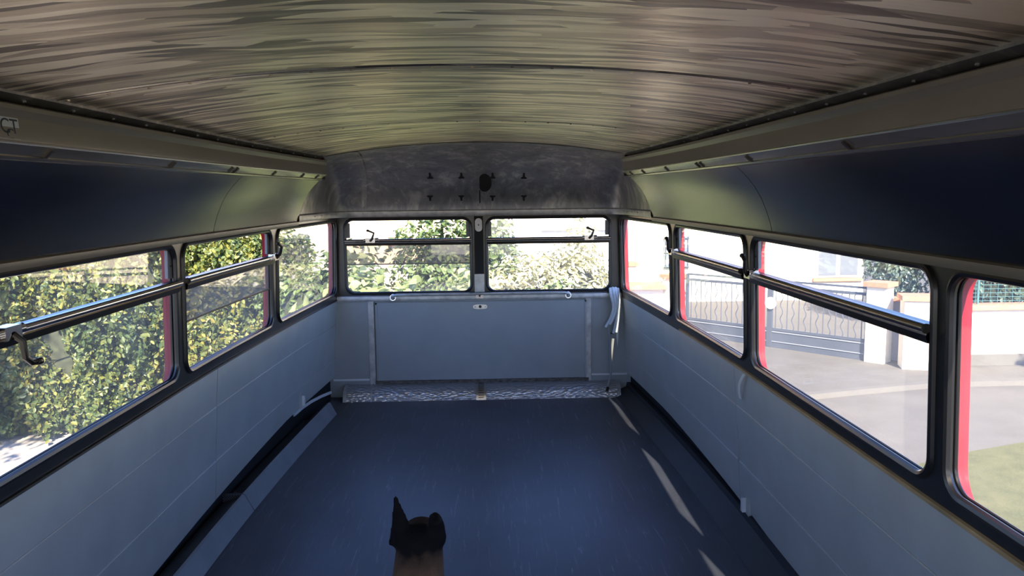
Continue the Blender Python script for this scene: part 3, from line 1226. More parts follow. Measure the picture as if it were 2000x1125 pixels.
sb = MB()
rows = []
for k in range(7):
    u = k / 6
    p = PS(1, 3.24 + .075 * u + .01 * math.sin(u * 3), .722 - .125 * u, -.010 - .010 * math.sin(u * PI))
    rows.append([p + Vector((0, -.012, 0)), p + Vector((0, .012, 0)), p + Vector((-.003, .012, 0)), p + Vector((-.003, -.012, 0))])
sb.grid(rows, 0, closed=True)
sb.add(rows[-1], [(0, 1, 2, 3)])
tag(sb.build('plastic_strip', 'white_plastic'), 'short white strip hanging from the right window sill', 'strip')

# cables over the right rear corner
cb = empty('cable_bundle', (.975, YB - .05, .775))
tag(cb, 'bundle of thick pale cables draped over the sill at the right rear corner', 'cable')
strands = [
    [(.962, YB - .02, .768), (.955, YB - .045, .785), (.957, YB - .065, .745), (.972, YB - .070, .68), (.972, YB - .075, .63), (.952, YB - .082, .575), (.930, YB - .085, .535), (.915, YB - .085, .508)],
    [(.978, YB - .02, .772), (.973, YB - .050, .790), (.978, YB - .072, .745), (.990, YB - .080, .68), (.990, YB - .085, .64), (.975, YB - .092, .59), (.957, YB - .094, .55), (.942, YB - .094, .53)],
    [(.994, YB - .02, .772), (.992, YB - .048, .789), (.998, YB - .068, .745), (1.006, YB - .075, .69), (1.006, YB - .080, .63), (.996, YB - .086, .57), (.985, YB - .088, .52), (.972, YB - .09, .462)],
    [(1.008, YB - .02, .768), (1.010, YB - .042, .782), (1.012, YB - .058, .74), (1.017, YB - .062, .68), (1.014, YB - .067, .61), (1.008, YB - .072, .55), (1.002, YB - .074, .50), (.995, YB - .074, .468)]]
for st in strands:
    c = MB()
    pts = []
    P = [Vector(p) for p in st]
    for i in range(len(P) - 1):
        p0, p1, p2, p3 = P[max(i - 1, 0)], P[i], P[i + 1], P[min(i + 2, len(P) - 1)]
        for k in range(5):
            u = k / 5
            pts.append(.5 * (2 * p1 + (p2 - p0) * u + (2 * p0 - 5 * p1 + 4 * p2 - p3) * u * u + (3 * p1 - p0 - 3 * p2 + p3) * u ** 3))
    pts.append(P[-1])
    c.tube(pts, [.0105 + .0012 * (i % 2) for i in range(len(pts))], 10)
    c.build('strand', 'pale_cable', cb)
hs = empty('hose', (.958, YB - .07, .50))
tag(hs, 'thin grey hose hanging below the pale cables to the heater duct', 'hose')
c = MB()
c.tube([(.946, YB - .05, .53), (.947, YB - .055, .47), (.950, YB - .06, .38), (.955, YB - .06, .28), (.958, YB - .065, .20), (.955, YB - .07, .15), (.945, YB - .082, .115), (.930, YB - .11, .072), (.926, YB - .12, .062)], .0085, 10)
c.build('tube', 'grey_hose', hs)
c = MB()
c.tube([(.928, YB - .115, .067), (.918, YB - .138, .042)], [.0105, .012], 10)
c.build('end_cap', 'black_plastic', hs)
c = MB()
c.box((.945, YB - .06, .452), (.985, YB - .045, .462))
c.build('tie', 'black_plastic', hs)
sb = MB()
sb.prism([(1.002, YB - .03, .70), (1.016, YB - .03, .70), (1.020, YB - .04, .55), (1.014, YB - .045, .42), (1.008, YB - .046, .355), (1.000, YB - .045, .43), (.998, YB - .04, .52)], (0, -.004, 0))
tag(sb.build('plastic_sliver', 'white_plastic'), 'pointed white sliver hanging behind the pale cables', 'strip')

# sticker on the left ledge at the photo's edge
mat('sticker_white', (0.62, 0.66, 0.68), 0.5)
mat('ink_teal', (0.012, 0.035, 0.04), 0.5)
mat('ink_navy', (0.012, 0.016, 0.075), 0.5)
sk = empty('sticker', (-.955, 1.72, 1.645))
tag(sk, 'white sticker with dark letters on the left ledge at the photo edge', 'sticker')
sb = MB()
sb.add([(-.9535, 1.44, 1.6195), (-.9535, 1.822, 1.6195), (-.9572, 1.822, 1.6665), (-.9572, 1.44, 1.6665),
        (-.9525, 1.44, 1.6195), (-.9525, 1.822, 1.6195), (-.9562, 1.822, 1.6665), (-.9562, 1.44, 1.6665)],
       [(0, 1, 2, 3), (7, 6, 5, 4), (0, 4, 5, 1), (1, 5, 6, 2), (2, 6, 7, 3), (3, 7, 4, 0)])
sb.build('sheet', 'sticker_white', sk)


def text_on_ledge(body_, y_right, z0, size, mm, squeeze=1.0):
    cu = bpy.data.curves.new('lettering', 'FONT')
    cu.body = body_
    cu.size = size
    cu.align_x = 'RIGHT'
    cu.extrude = .0004
    to = bpy.data.objects.new('lettering_curve', cu)
    COL.objects.link(to)
    bpy.context.view_layer.update()
    me = bpy.data.meshes.new_from_object(to.evaluated_get(bpy.context.evaluated_depsgraph_get()))
    bpy.data.objects.remove(to)
    for v in me.vertices:
        x, y, z = v.co
        zz = z0 + y
        v.co = (-.9523 - (zz - 1.6195) * .079 + z, y_right + x * squeeze, zz)
    me.materials.clear()
    me.materials.append(MATS[mm])
    o = bpy.data.objects.new('lettering', me)
    COL.objects.link(o)
    o.parent = sk
    o.matrix_parent_inverse = Matrix.Translation(-sk.location)


text_on_ledge('CT', 1.818, 1.632, .046, 'ink_teal', 1.1)
text_on_ledge('C', 1.800, 1.621, .030, 'ink_navy', 1.4)

# ------------------------------------------------------------------ the dog
m = bpy.data.materials.new('dog_coat')
m.use_nodes = True
MATS['dog_coat'] = m
t = m.node_tree
b = t.nodes['Principled BSDF']
b.inputs['Roughness'].default_value = 0.75
b.inputs['Specular IOR Level'].default_value = 0.04
tc = N(t, 'ShaderNodeTexCoord')
sx = N(t, 'ShaderNodeSeparateXYZ')
t.links.new(tc.outputs['Object'], sx.inputs[0])
nz = N(t, 'ShaderNodeTexNoise', Scale=30.0, Detail=6.0)
t.links.new(tc.outputs['Object'], nz.inputs['Vector'])
ad = N(t, 'ShaderNodeMath', operation='MULTIPLY_ADD')
ad.inputs[1].default_value = 0.05
t.links.new(nz.outputs['Fac'], ad.inputs[0])
fy = N(t, 'ShaderNodeMapRange')              # the whole face is black
fy.inputs['From Min'].default_value = 0.12
fy.inputs['From Max'].default_value = 0.20
fy.inputs['To Max'].default_value = 0.2
t.links.new(sx.outputs['Y'], fy.inputs['Value'])
zy = N(t, 'ShaderNodeMath', operation='ADD')
t.links.new(sx.outputs['Z'], zy.inputs[0])
t.links.new(fy.outputs[0], zy.inputs[1])
t.links.new(zy.outputs[0], ad.inputs[2])
rp = N(t, 'ShaderNodeValToRGB')
e = rp.color_ramp.elements
e[0].position, e[0].color = 0.585, (0.13, 0.075, 0.043, 1)
e[1].position, e[1].color = 0.645, (0.008, 0.007, 0.007, 1)
t.links.new(ad.outputs[0], rp.inputs['Fac'])
nf = N(t, 'ShaderNodeTexNoise', Scale=160.0, Detail=3.0)
t.links.new(tc.outputs['Object'], nf.inputs['Vector'])
bp = N(t, 'ShaderNodeBump', Strength=0.6, Distance=0.004)
t.links.new(nf.outputs['Fac'], bp.inputs['Height'])
t.links.new(rp.outputs['Color'], b.inputs['Base Color'])
t.links.new(bp.outputs[0], b.inputs['Normal'])

DX, DY = -.105, 1.80


def blob_chain(mb, pts):
    """tapered limb: chain of (x, y, z, r) with rounded ends"""
    P = [Vector(p[:3]) for p in pts]
    Rr = [p[3] for p in pts]
    pp, rr = [], []
    d0 = (P[0] - P[1]).normalized()
    for a in (85, 60, 35):
        pp.append(P[0] + d0 * Rr[0] * math.sin(math.radians(a)))
        rr.append(Rr[0] * math.cos(math.radians(a)))
    for i in range(len(P)):
        pp.append(P[i])
        rr.append(Rr[i])
        if i < len(P) - 1:
            pp.append(P[i].lerp(P[i + 1], .5))
            rr.append((Rr[i] + Rr[i + 1]) / 2)
    d1 = (P[-1] - P[-2]).normalized()
    for a in (35, 60, 85):
        pp.append(P[-1] + d1 * Rr[-1] * math.sin(math.radians(a)))
        rr.append(Rr[-1] * math.cos(math.radians(a)))
    mb.tube(pp, rr, 20)


db = MB()
blob_chain(db, [(0, -.14, .15, .105), (0, -.09, .25, .105), (0, -.02, .36, .095), (0, .05, .46, .074), (.002, .080, .55, .064), (.004, .105, .602, .059)])   # back to skull base
blob_chain(db, [(0, .02, .30, .085), (0, .07, .40, .075), (0, .09, .50, .062)])                   # chest
blob_chain(db, [(.004, .10, .612, .058), (.005, .15, .610, .056), (.006, .20, .598, .042), (.006, .255, .580, .029), (.006, .295, .572, .022)])   # skull and muzzle
blob_chain(db, [(-.032, .10, .632, .032), (-.030, .16, .612, .030)])                               # cheeks
blob_chain(db, [(.040, .10, .632, .032), (.036, .16, .612, .030)])
for q in (-1, 1):
    blob_chain(db, [(q * .055, .05, .34, .045), (q * .058, .10, .24, .034), (q * .055, .115, .14, .024), (q * .055, .125, .05, .020), (q * .055, .15, .022, .022), (q * .055, .175, .018, .017)])
    blob_chain(db, [(q * .07, -.10, .17, .075), (q * .10, .0, .15, .06), (q * .105, .055, .14, .042), (q * .10, -.03, .09, .030), (q * .10, -.09, .045, .022), (q * .10, -.02, .022, .021), (q * .10, .06, .020, .020)])
blob_chain(db, [(0, -.22, .08, .028), (.03, -.30, .035, .024), (.10, -.37, .025, .020), (.17, -.38, .022, .012)])
# ears: left pricked up, right turned sideways
def ear(mb, base_, tip, wv, dv):
    base_, tip, wv, dv = map(Vector, (base_, tip, wv, dv))
    pts, ws = [], []
    rows = []
    for k in range(9):
        u = k / 8
        c = base_.lerp(tip, u)
        w = (1 - u ** 1.25) * (1 - .22 * math.sin(u * PI)) + .04
        rows.append([c + (wv * math.cos(a) + dv * math.sin(a)) * w for a in [2 * PI * j / 14 for j in range(14)]])
    mb.grid(rows, 0, closed=True)
    mb.add(rows[-1], [tuple(range(14))])
    mb.add(rows[0], [tuple(reversed(range(14)))])


ear(db, (-.032, .105, .612), (-.052, .085, .758), (.042, 0, -.004), (0, .017, .003))
blob_chain(db, [(.050, .10, .635, .022), (.048, .09, .668, .021), (.046, .08, .692, .016), (.050, .060, .688, .012)])
tmp = db.build('dog_shape', 'dog_coat')
rm = tmp.modifiers.new('remesh', 'REMESH')
rm.mode = 'VOXEL'
rm.voxel_size = 0.0055
rm.use_smooth_shade = True
sm = tmp.modifiers.new('smooth', 'SMOOTH')
sm.iterations = 4
sm.factor = 0.5
bpy.context.view_layer.update()
me = bpy.data.meshes.new_from_object(tmp.evaluated_get(bpy.context.evaluated_depsgraph_get()))
me.name = 'dog'
bpy.data.objects.remove(tmp)
dog = bpy.data.objects.new('dog', me)
COL.objects.link(dog)
dog.location = (DX, DY, 0.004)
for p in me.polygons:
    p.use_smooth = True
if not me.materials:
    me.materials.append(MATS['dog_coat'])
tag(dog, 'brown dog with black head and ears sitting on the floor, seen from behind', 'dog')
for q in (-1, 1):
    eb = MB()
    c = Vector((.005 + q * .030, .193, .616))
    rows = []
    for i in range(7):
        th = PI * i / 6
        rows.append([c + Vector((math.sin(th) * math.cos(a), math.sin(th) * math.sin(a), math.cos(th))) * .009 for a in [2 * PI * j / 10 for j in range(10)]])
    eb.grid(rows, 0, closed=True)
    o = eb.build('eye', 'black_plastic')
    o.parent = dog
eb = MB()
blob_chain(eb, [(-.004, .312, .578, .012), (.016, .312, .578, .012)])
o = eb.build('nose', 'black_plastic')
o.parent = dog

# ------------------------------------------------------------------ outside: ground
G = -2.10


def poly(name, pts, z, mm, th=.05):
    mb = MB()
    mb.prism([(x, y, z - th) for x, y in pts], (0, 0, th))
    return struct(mb.build(name, mm, smooth=0))


def ground_mat(name, c0, c1, sc, fine=60.0):
    m = mat(name, c0, 0.85, bump=0.0)
    t = m.node_tree
    b = t.nodes['Principled BSDF']
    ge = N(t, 'ShaderNodeNewGeometry')
    a = N(t, 'ShaderNodeTexNoise', Scale=sc, Detail=6.0, Roughness=0.65)
    f = N(t, 'ShaderNodeTexNoise', Scale=fine, Detail=3.0)
    t.links.new(ge.outputs['Position'], a.inputs['Vector'])
    t.links.new(ge.outputs['Position'], f.inputs['Vector'])
    s_ = N(t, 'ShaderNodeMath', operation='MULTIPLY_ADD')
    s_.inputs[1].default_value = 0.45
    t.links.new(f.outputs['Fac'], s_.inputs[0])
    q = N(t, 'ShaderNodeMath', operation='MULTIPLY')
    q.inputs[1].default_value = 0.6
    t.links.new(a.outputs['Fac'], q.inputs[0])
    t.links.new(q.outputs[0], s_.inputs[2])
    rp = N(t, 'ShaderNodeValToRGB')
    e = rp.color_ramp.elements
    e[0].position, e[0].color = 0.38, (*c0, 1)
    e[1].position, e[1].color = 0.66, (*c1, 1)
    t.links.new(s_.outputs[0], rp.inputs['Fac'])
    t.links.new(rp.outputs['Color'], b.inputs['Base Color'])
    b.inputs['Specular IOR Level'].default_value = 0.2
    return m


ground_mat('asphalt', (0.108, 0.100, 0.088), (0.138, 0.129, 0.114), 1.5)
ground_mat('paving', (0.095, 0.090, 0.081), (0.125, 0.119, 0.108), 2.0)
ground_mat('grass', (0.065, 0.072, 0.028), (0.125, 0.12, 0.052), 3.0, 45.0)
ground_mat('kerb_stone', (0.112, 0.106, 0.096), (0.138, 0.131, 0.12), 2.0)
ground_mat('gravel', (0.30, 0.27, 0.23), (0.44, 0.41, 0.36), 2.5, 25.0)

kerb = [(-1.5, 12.0), (2.5, 12.55), (5.19, 13.28), (6.62, 13.68), (8.12, 14.05), (9.5, 14.10), (13, 14.0), (24, 13.6)]
poly('road', [(-40, -30), (50, -30), (50, 60), (-40, 60)], G - .02, 'asphalt', .1)
poly('pavement', kerb + [(24, 60), (-1.5, 60)], G + .06, 'paving', .10)
kb = MB()
for (a, b) in zip(kerb[:-1], kerb[1:]):
    d = Vector((b[0] - a[0], b[1] - a[1], 0)).normalized()
    n_ = Vector((d.y, -d.x, 0))
    q = [Vector((a[0], a[1], G + .075)), Vector((b[0], b[1], G + .075))]
    kb.prism([q[0], q[1], q[1] + n_ * .16, q[0] + n_ * .16], (0, 0, -.12))
struct(kb.build('kerb', 'kerb_stone', smooth=0))
poly('lawn', [(5.0, 9.55), (6.59, 10.28), (7.49, 10.60), (12, 11.6), (24, 11.9), (24, -6), (4.4, -6), (4.4, 8.6)], G + .03, 'grass', .08)
poly('gravel_strip', [(-20, 2), (-2.2, 2), (-1.8, 12.3), (-6.0, 12.2), (-20, 11.5)], G + .004, 'gravel', .03)

# ------------------------------------------------------------------ outside: foliage
leaf_mat('leaf_hedge', [(0.022, 0.045, 0.018), (0.045, 0.080, 0.027), (0.095, 0.130, 0.036), (0.19, 0.20, 0.045), (0.32, 0.24, 0.05)], 0.35, 0.55)
leaf_mat('leaf_green', [(0.05, 0.085, 0.032), (0.11, 0.16, 0.055), (0.22, 0.29, 0.10)], 0.35, 1.2)
leaf_mat('leaf_bright', [(0.19, 0.245, 0.095), (0.33, 0.39, 0.16), (0.55, 0.57, 0.28)], 0.4, 1.2)
leaf_mat('leaf_pale', [(0.30, 0.31, 0.15), (0.54, 0.52, 0.28), (0.80, 0.75, 0.48)], 0.35, 1.0)
leaf_mat('leaf_blue', [(0.07, 0.11, 0.09), (0.12, 0.17, 0.13), (0.18, 0.24, 0.18)], 0.3, 0.8)
leaf_mat('petal_white', [(0.7, 0.66, 0.6), (0.8, 0.76, 0.72)], 0.3, 1.0)
mat('bark', (0.10, 0.075, 0.05), 0.85, var=0.4, scale=12, bump=0.3)
mat('twigs', (0.035, 0.042, 0.022), 0.9, var=0.5, scale=9, bump=0.5)


def leaves(name, P, Nrm, size, mm, parent, rng, aspect=0.5, droop=0.25, jit=0.9):
    """P points, Nrm outward directions: one folded leaf (two triangles pairs) at each point"""
    P = np.asarray(P, dtype=float)
    Nv = np.asarray(Nrm, dtype=float)
    n = len(P)
    Nv = Nv + rng.normal(0, jit * .6, (n, 3))
    Nv /= np.linalg.norm(Nv, axis=1)[:, None]
    T = rng.normal(0, 1, (n, 3))
    T[:, 2] -= droop
    T -= Nv * (T * Nv).sum(1)[:, None]
    T /= np.linalg.norm(T, axis=1)[:, None]
    B = np.cross(Nv, T)
    L = size * rng.uniform(.65, 1.3, n)[:, None]
    W = L * aspect
    v = np.empty((n, 6, 3))
    v[:, 0] = P - T * L * .5
    v[:, 1] = P - T * L * .08 + B * W * .5 + Nv * L * .06
    v[:, 2] = P + T * L * .22 + B * W * .40 + Nv * L * .04
    v[:, 3] = P + T * L * .5 - Nv * L * .10
    v[:, 4] = P + T * L * .22 - B * W * .40 + Nv * L * .04
    v[:, 5] = P - T * L * .08 - B * W * .5 + Nv * L * .06
    me = bpy.data.meshes.new(name)
    idx_ = np.arange(n)[:, None] * 6
    quads = np.concatenate([idx_ + np.array([[0, 1, 2, 3]]), idx_ + np.array([[0, 3, 4, 5]])], axis=1).reshape(-1)
    me.vertices.add(n * 6)
    me.vertices.foreach_set('co', v.reshape(-1))
    me.loops.add(n * 8)
    me.loops.foreach_set('vertex_index', quads.astype(np.int32))
    me.polygons.add(n * 2)
    me.polygons.foreach_set('loop_start', (np.arange(n * 2) * 4).astype(np.int32))
    me.polygons.foreach_set('loop_total', np.full(n * 2, 4, dtype=np.int32))
    me.update(calc_edges=True)
    at = me.attributes.new('leaf_tint', 'FLOAT', 'FACE')
    at.data.foreach_set('value', np.repeat(rng.random(n), 2))
    me.materials.append(MATS[mm])
    o = bpy.data.objects.new(name, me)
    COL.objects.link(o)
    if parent:
        o.parent = parent
        o.matrix_parent_inverse = Matrix.Translation(-parent.location)
    return o


def shrub(label, c, rad, n, size, mm, seed, cat='shrub', group=None, name='shrub', flowers=0, aspect=.5, core=.72):
    """c = foot on the ground; rad = (rx, ry, height)"""
    rng = np.random.default_rng(seed)
    root = empty(name, c)
    tag(root, label, cat, group)
    c = np.array(c)
    h = rad[2]
    th = rng.uniform(0, 2 * PI, n)
    cz = rng.uniform(-.55, 1, n)
    rr = np.sqrt(np.maximum(0, 1 - cz ** 2))
    d = np.stack([rr * np.cos(th), rr * np.sin(th), cz], 1)
    lump = 1 + .16 * np.sin(d[:, 0] * 5 + seed) * np.cos(d[:, 2] * 6 + seed * 2) + .10 * np.sin(d[:, 1] * 9 + d[:, 2] * 8)
    q = (rng.uniform(.72, 1.05, n) * lump)[:, None]
    cen = c + np.array([0, 0, h * .52])
    P = cen + d * q * np.array([rad[0], rad[1], h * .50])
    leaves('foliage', P, d + np.array([0, 0, .25]), size, mm, root, rng, aspect)
    if flowers:
        k = rng.choice(n, flowers, replace=False)
        leaves('blossom', P[k] + d[k] * .05, d[k], size * .55, 'petal_white', root, rng, .9)
    mb = MB()
    rows = []
    for i in range(11):
        t_ = PI * i / 10
        rows.append([Vector(cen) + Vector((math.sin(t_) * math.cos(a) * rad[0] * core, math.sin(t_) * math.sin(a) * rad[1] * core, math.cos(t_) * h * .5 * core)) for a in [2 * PI * j / 16 for j in range(16)]])
    mb.grid(rows, 0, closed=True)
    mb.build('twigs', 'twigs', root)
    sb = MB()
    for k in range(4):
        a = k * 1.6 + seed
        sb.tube([(c[0] + .12 * math.cos(a), c[1] + .12 * math.sin(a), c[2] - .02), (c[0] + rad[0] * .3 * math.cos(a), c[1] + rad[1] * .3 * math.sin(a), c[2] + h * .35)], [.035, .02], 8)
    sb.build('stems', 'bark', root)
    return root


# the long hedge on the left
rng = np.random.default_rng(5)
hl = [(-13.5, 10.4), (-10.0, 11.0), (-6.6, 11.75), (-4.6, 12.5), (-2.9, 13.4)]
hr = empty('hedge', (-6.6, 12.3, G))
tag(hr, 'long tall yellow-green hedge filling the left windows', 'hedge')
seg = []
tot = 0
for a, b in zip(hl[:-1], hl[1:]):
    l = math.hypot(b[0] - a[0], b[1] - a[1])
    seg.append((a, b, tot, l))
    tot += l


def hedge_at(u):
    d = u * tot
    for a, b, s0, l in seg:
        if d <= s0 + l + 1e-9:
            w = (d - s0) / l
            t_ = np.array([(b[0] - a[0]) / l, (b[1] - a[1]) / l])
            return np.array([a[0] + (b[0] - a[0]) * w, a[1] + (b[1] - a[1]) * w]), t_


def hedge_top(u):
    return interp(u, [0, .55, .8, 1.0], [3.9, 3.55, 3.25, 2.85])


n = 78000
us = rng.random(n)
vs = rng.random(n)
P, Nn = [], []
for u, v in zip(us, vs):
    p, t_ = hedge_at(u)
    nrm = np.array([t_[1], -t_[0], 0])           # towards the bus
    H = hedge_top(u)
    b_ = .22 * math.sin(u * 37) + .16 * math.sin(u * 91 + v * 7) + .20 * math.sin(v * 13 + u * 20) + .13 * math.sin(u * 160 + v * 22) + .10 * math.sin(u * 260 - v * 41)
    if v < .86:
        z = G + .08 + (H - .08) * v / .86
        dep = b_ + rng.normal(0, .12)
        P.append([p[0] + nrm[0] * dep, p[1] + nrm[1] * dep, z])
        Nn.append([nrm[0], nrm[1], .25])
    else:
        w = rng.uniform(0, 1.2)
        P.append([p[0] - nrm[0] * w, p[1] - nrm[1] * w, G + H + b_ * .6 + rng.normal(0, .07)])
        Nn.append([nrm[0] * .3, nrm[1] * .3, 1])
leaves('foliage', P, Nn, .090, 'leaf_hedge', hr, rng, .55, jit=1.5)
hb = MB()
rows = []
for i in range(41):
    p, t_ = hedge_at(i / 40)
    nr = np.array([t_[1], -t_[0]])
    H = hedge_top(i / 40) - .18
    f = p - nr * .28
    g = p - nr * 1.1
    rows.append([(f[0], f[1], G), (f[0], f[1], G + H), (g[0], g[1], G + H), (g[0], g[1], G)])
hb.grid(rows)
hb.add(rows[0], [(0, 1, 2, 3)])
hb.add(rows[-1], [(0, 1, 2, 3)])
hb.build('twigs', 'twigs', hr)
br = MB()
br.tube([(-8.0, 11.2, -.9), (-7.3, 11.25, -.72), (-6.6, 11.32, -.5), (-6.1, 11.4, -.28)], [.022, .018, .014, .008], 6)
br.build('bare_shoot', 'strip_white', hr)

# planting behind the bus
shrub('broad-leaved bright green shrub low behind the left rear window', (-1.35, 9.5, G), (.95, .55, 2.55), 2600, .17, 'leaf_bright', 3, aspect=.75, core=.85)
shrub('fresh green shrub low behind the left rear window, next to the centre post', (-.15, 9.7, G), (.62, .5, 2.55), 2200, .13, 'leaf_bright', 5, aspect=.6, core=.85)
shrub('dark green shrub behind the left rear window, left of the tall one', (-2.1, 11.3, G), (1.25, .8, 2.68), 5200, .12, 'leaf_green', 7, core=.85)
shrub('tall airy shrub rising behind the left rear window beside the centre post', (-.45, 11.7, G), (.95, .7, 3.35), 5200, .11, 'leaf_green', 11, core=.72)
shrub('pale flowering shrub behind the right rear window, left half', (.50, 10.8, G), (.66, .6, 2.62), 4600, .12, 'leaf_pale', 15, flowers=520, aspect=.3, core=.8)
shrub('tall pale flowering shrub behind the right rear window, right half', (1.22, 11.0, G), (.56, .6, 2.95), 4800, .13, 'leaf_pale', 19, flowers=620, aspect=.28, core=.75)
shrub('low green shrub at the foot of the pale flowering shrubs', (.95, 9.8, G), (.62, .5, 2.3), 2400, .12, 'leaf_green', 23, flowers=150, core=.85)
shrub('slim shrub behind the rear centre post', (.16, 12.4, G), (.4, .4, 3.3), 1800, .10, 'leaf_green', 27, core=.5)


def tree(label, x, y, zc, r, n, seed):
    rng_ = np.random.default_rng(seed)
    root = empty('tree', (x, y, G))
    tag(root, label, 'tree')
    d = rng_.normal(0, 1, (n, 3))
    d /= np.linalg.norm(d, axis=1)[:, None]
    q = (r * rng_.uniform(.35, 1.0, n) ** .6 * (1 + .2 * np.sin(d[:, 0] * 6) * np.cos(d[:, 2] * 5)))[:, None]
    leaves('foliage', np.array([x, y, zc]) + d * q * np.array([1, 1, .85]), d, .16, 'leaf_green', root, rng_, .6)
    tb_ = MB()
    tb_.tube([(x, y, G - .02), (x + .05, y, G + 1.5), (x, y + .05, zc - r * .3), (x, y, zc + r * .5)], [.14, .12, .09, .03], 10)
    for k in range(5):
        a = k * 1.26
        tb_.tube([(x, y, zc - r * .4 + k * .1), (x + r * .6 * math.cos(a), y + r * .6 * math.sin(a), zc + r * .2)], [.05, .015], 7)
    tb_.build('trunk', 'bark', root)


tree('leafy tree left of the bus that shades the near end of the hedge', -7.4, 5.4, 3.1, 1.75, 5200, 61)
tree('leafy tree right of the bus that shades the foot of the street wall', 12.5, 8.3, 3.0, 0.95, 1700, 67)

# ------------------------------------------------------------------ outside: buildings
mat('render_cream', (0.80, 0.72, 0.56), 0.85, var=0.04, scale=3)
mat('render_white', (0.84, 0.80, 0.73), 0.85, var=0.03, scale=3)
mat('render_peach', (0.82, 0.62, 0.42), 0.85, var=0.04, scale=3)
mat('terracotta', (0.45, 0.19, 0.11), 0.75, var=0.15, scale=12)
mat('gate_grey', (0.06, 0.072, 0.095), 0.5)
mat('gate_line', (0.25, 0.27, 0.30), 0.5)
mat('door_grey', (0.30, 0.30, 0.32), 0.6, var=0.05)
mat('window_white', (0.75, 0.75, 0.74), 0.5)
mat('window_glass', (0.16, 0.19, 0.23), 0.08, spec=0.8)
mat('curtain', (0.11, 0.125, 0.15), 0.8)
mat('mesh_green', (0.05, 0.13, 0.13), 0.6)
mat('shutter_brown', (0.12, 0.07, 0.05), 0.7)
mat('grey_beam', (0.40, 0.40, 0.40), 0.7)


def boxo(name, lo, hi, mm, parent=None):
    b_ = MB()
    b_.box(lo, hi)
    return b_.build(name, mm, parent, smooth=0)


def facade_window(parent, x0, x1, y, z0, z1, leaves_=2):
    w = boxo('window', (x0, y - .04, z0), (x1, y + .05, z1), 'window_white', parent)
    k = (x1 - x0) / leaves_
    for i in range(leaves_):
        p = boxo('pane', (x0 + k * i + .07, y - .055, z0 + .07), (x0 + k * (i + 1) - .07, y - .03, z1 - .07), 'curtain', w)
        p.parent = w
    return w


hs_ = empty('house', (8.5, 25.2, G))
tag(hs_, 'cream house behind the grey driveway gate', 'house')
boxo('wall', (1.9, 25.0, G), (12.0, 31.0, 4.2), 'render_cream', hs_)
facade_window(hs_, 10.45, 11.85, 25.0, -1.32, -.25)
boxo('window_sill', (10.35, 24.9, -1.44), (11.95, 25.0, -1.34), 'terracotta', hs_)
rf = MB()
rf.prism([(1.5, 24.4, 4.15), (1.5, 28.0, 5.6), (1.5, 31.6, 4.15)], (10.9, 0, 0))
rf.build('roof', 'terracotta', hs_)
gw = MB()
gw.box((5.55, 24.92, -.95), (6.35, 25.0, .05))
gwo = gw.build('window', 'window_glass', hs_, smooth=0)
gb = MB()
for i in range(7):
    gb.tube([(5.6 + i * .117, 24.88, -.98), (5.6 + i * .117, 24.88, .06)], .014, 6)
for z in (-.9, -.45, 0):
    gb.tube([(5.55, 24.88, z), (6.35, 24.88, z)], .014, 6)
gb.build('window_bars', 'gate_grey', gwo).parent = gwo

h2 = empty('house', (-3.2, 16.5, G))
tag(h2, 'pale peach house behind the shrubs left of the rear centre post', 'house')
boxo('wall', (-7.0, 16.6, G), (-.35, 22, 2.6), 'render_peach', h2)
rf = MB()
rf.prism([(-7.3, 16.1, 2.55), (-7.3, 19.3, 3.8), (-7.3, 22.5, 2.55)], (7.02, 0, 0))
rf.build('roof', 'terracotta', h2)
boxo('shutter', (-2.05, 16.52, .42), (-1.55, 16.6, .60), 'shutter_brown', h2)
h3 = empty('house', (2.2, 18.3, G))
tag(h3, 'white house behind the flowering shrubs right of the rear centre post', 'house')
boxo('wall', (-.02, 18.2, G), (2.85, 23.6, 2.6), 'render_white', h3)
facade_window(h3, .15, .78, 18.2, -.45, .38)
boxo('lintel', (1.25, 18.1, .62), (2.80, 18.2, .76), 'grey_beam', h3)
rf = MB()
rf.prism([(-.2, 17.8, 2.55), (-.2, 20.9, 3.8), (-.2, 24.0, 2.55)], (3.15, 0, 0))
rf.build('roof', 'terracotta', h3)


def pillar(label, cx, cy, w, top, ang, mm='render_cream', capo=.06):
    root = empty('gate_pillar', (cx, cy, G))
    tag(root, label, 'pillar')
    ca, sa = math.cos(ang), math.sin(ang)
    ux, uy = Vector((ca, sa, 0)) * w / 2, Vector((-sa, ca, 0)) * w / 2
    b_ = MB()
    b_.obox((cx, cy, (G + top) / 2), ux, uy, (0, 0, (top - G) / 2))
    b_.build('shaft', mm, root, smooth=0)
    b_ = MB()
    k = 1 + 2 * capo / w
    b_.obox((cx, cy, top + .045), ux * k, uy * k, (0, 0, .045))
    b_.build('cap', 'terracotta', root, smooth=0)
    return root


GA = math.atan2(15.85 - 19.1, 7.70 - 4.94)
pillar('cream gate pillar with tile cap at the right end of the gate', 7.98, 15.80, .38, -.48, GA)
pillar('cream pillar with tile cap right of the grey side door', 8.40, 15.22, .46, -.68, GA * .35)
pillar('cream gate pillar with tile cap at the left end of the gate', 4.68, 19.75, .42, -.68, GA)
pillar('cream pillar with tile cap farther back in the right corner window', 3.95, 22.6, .5, -.62, 0)

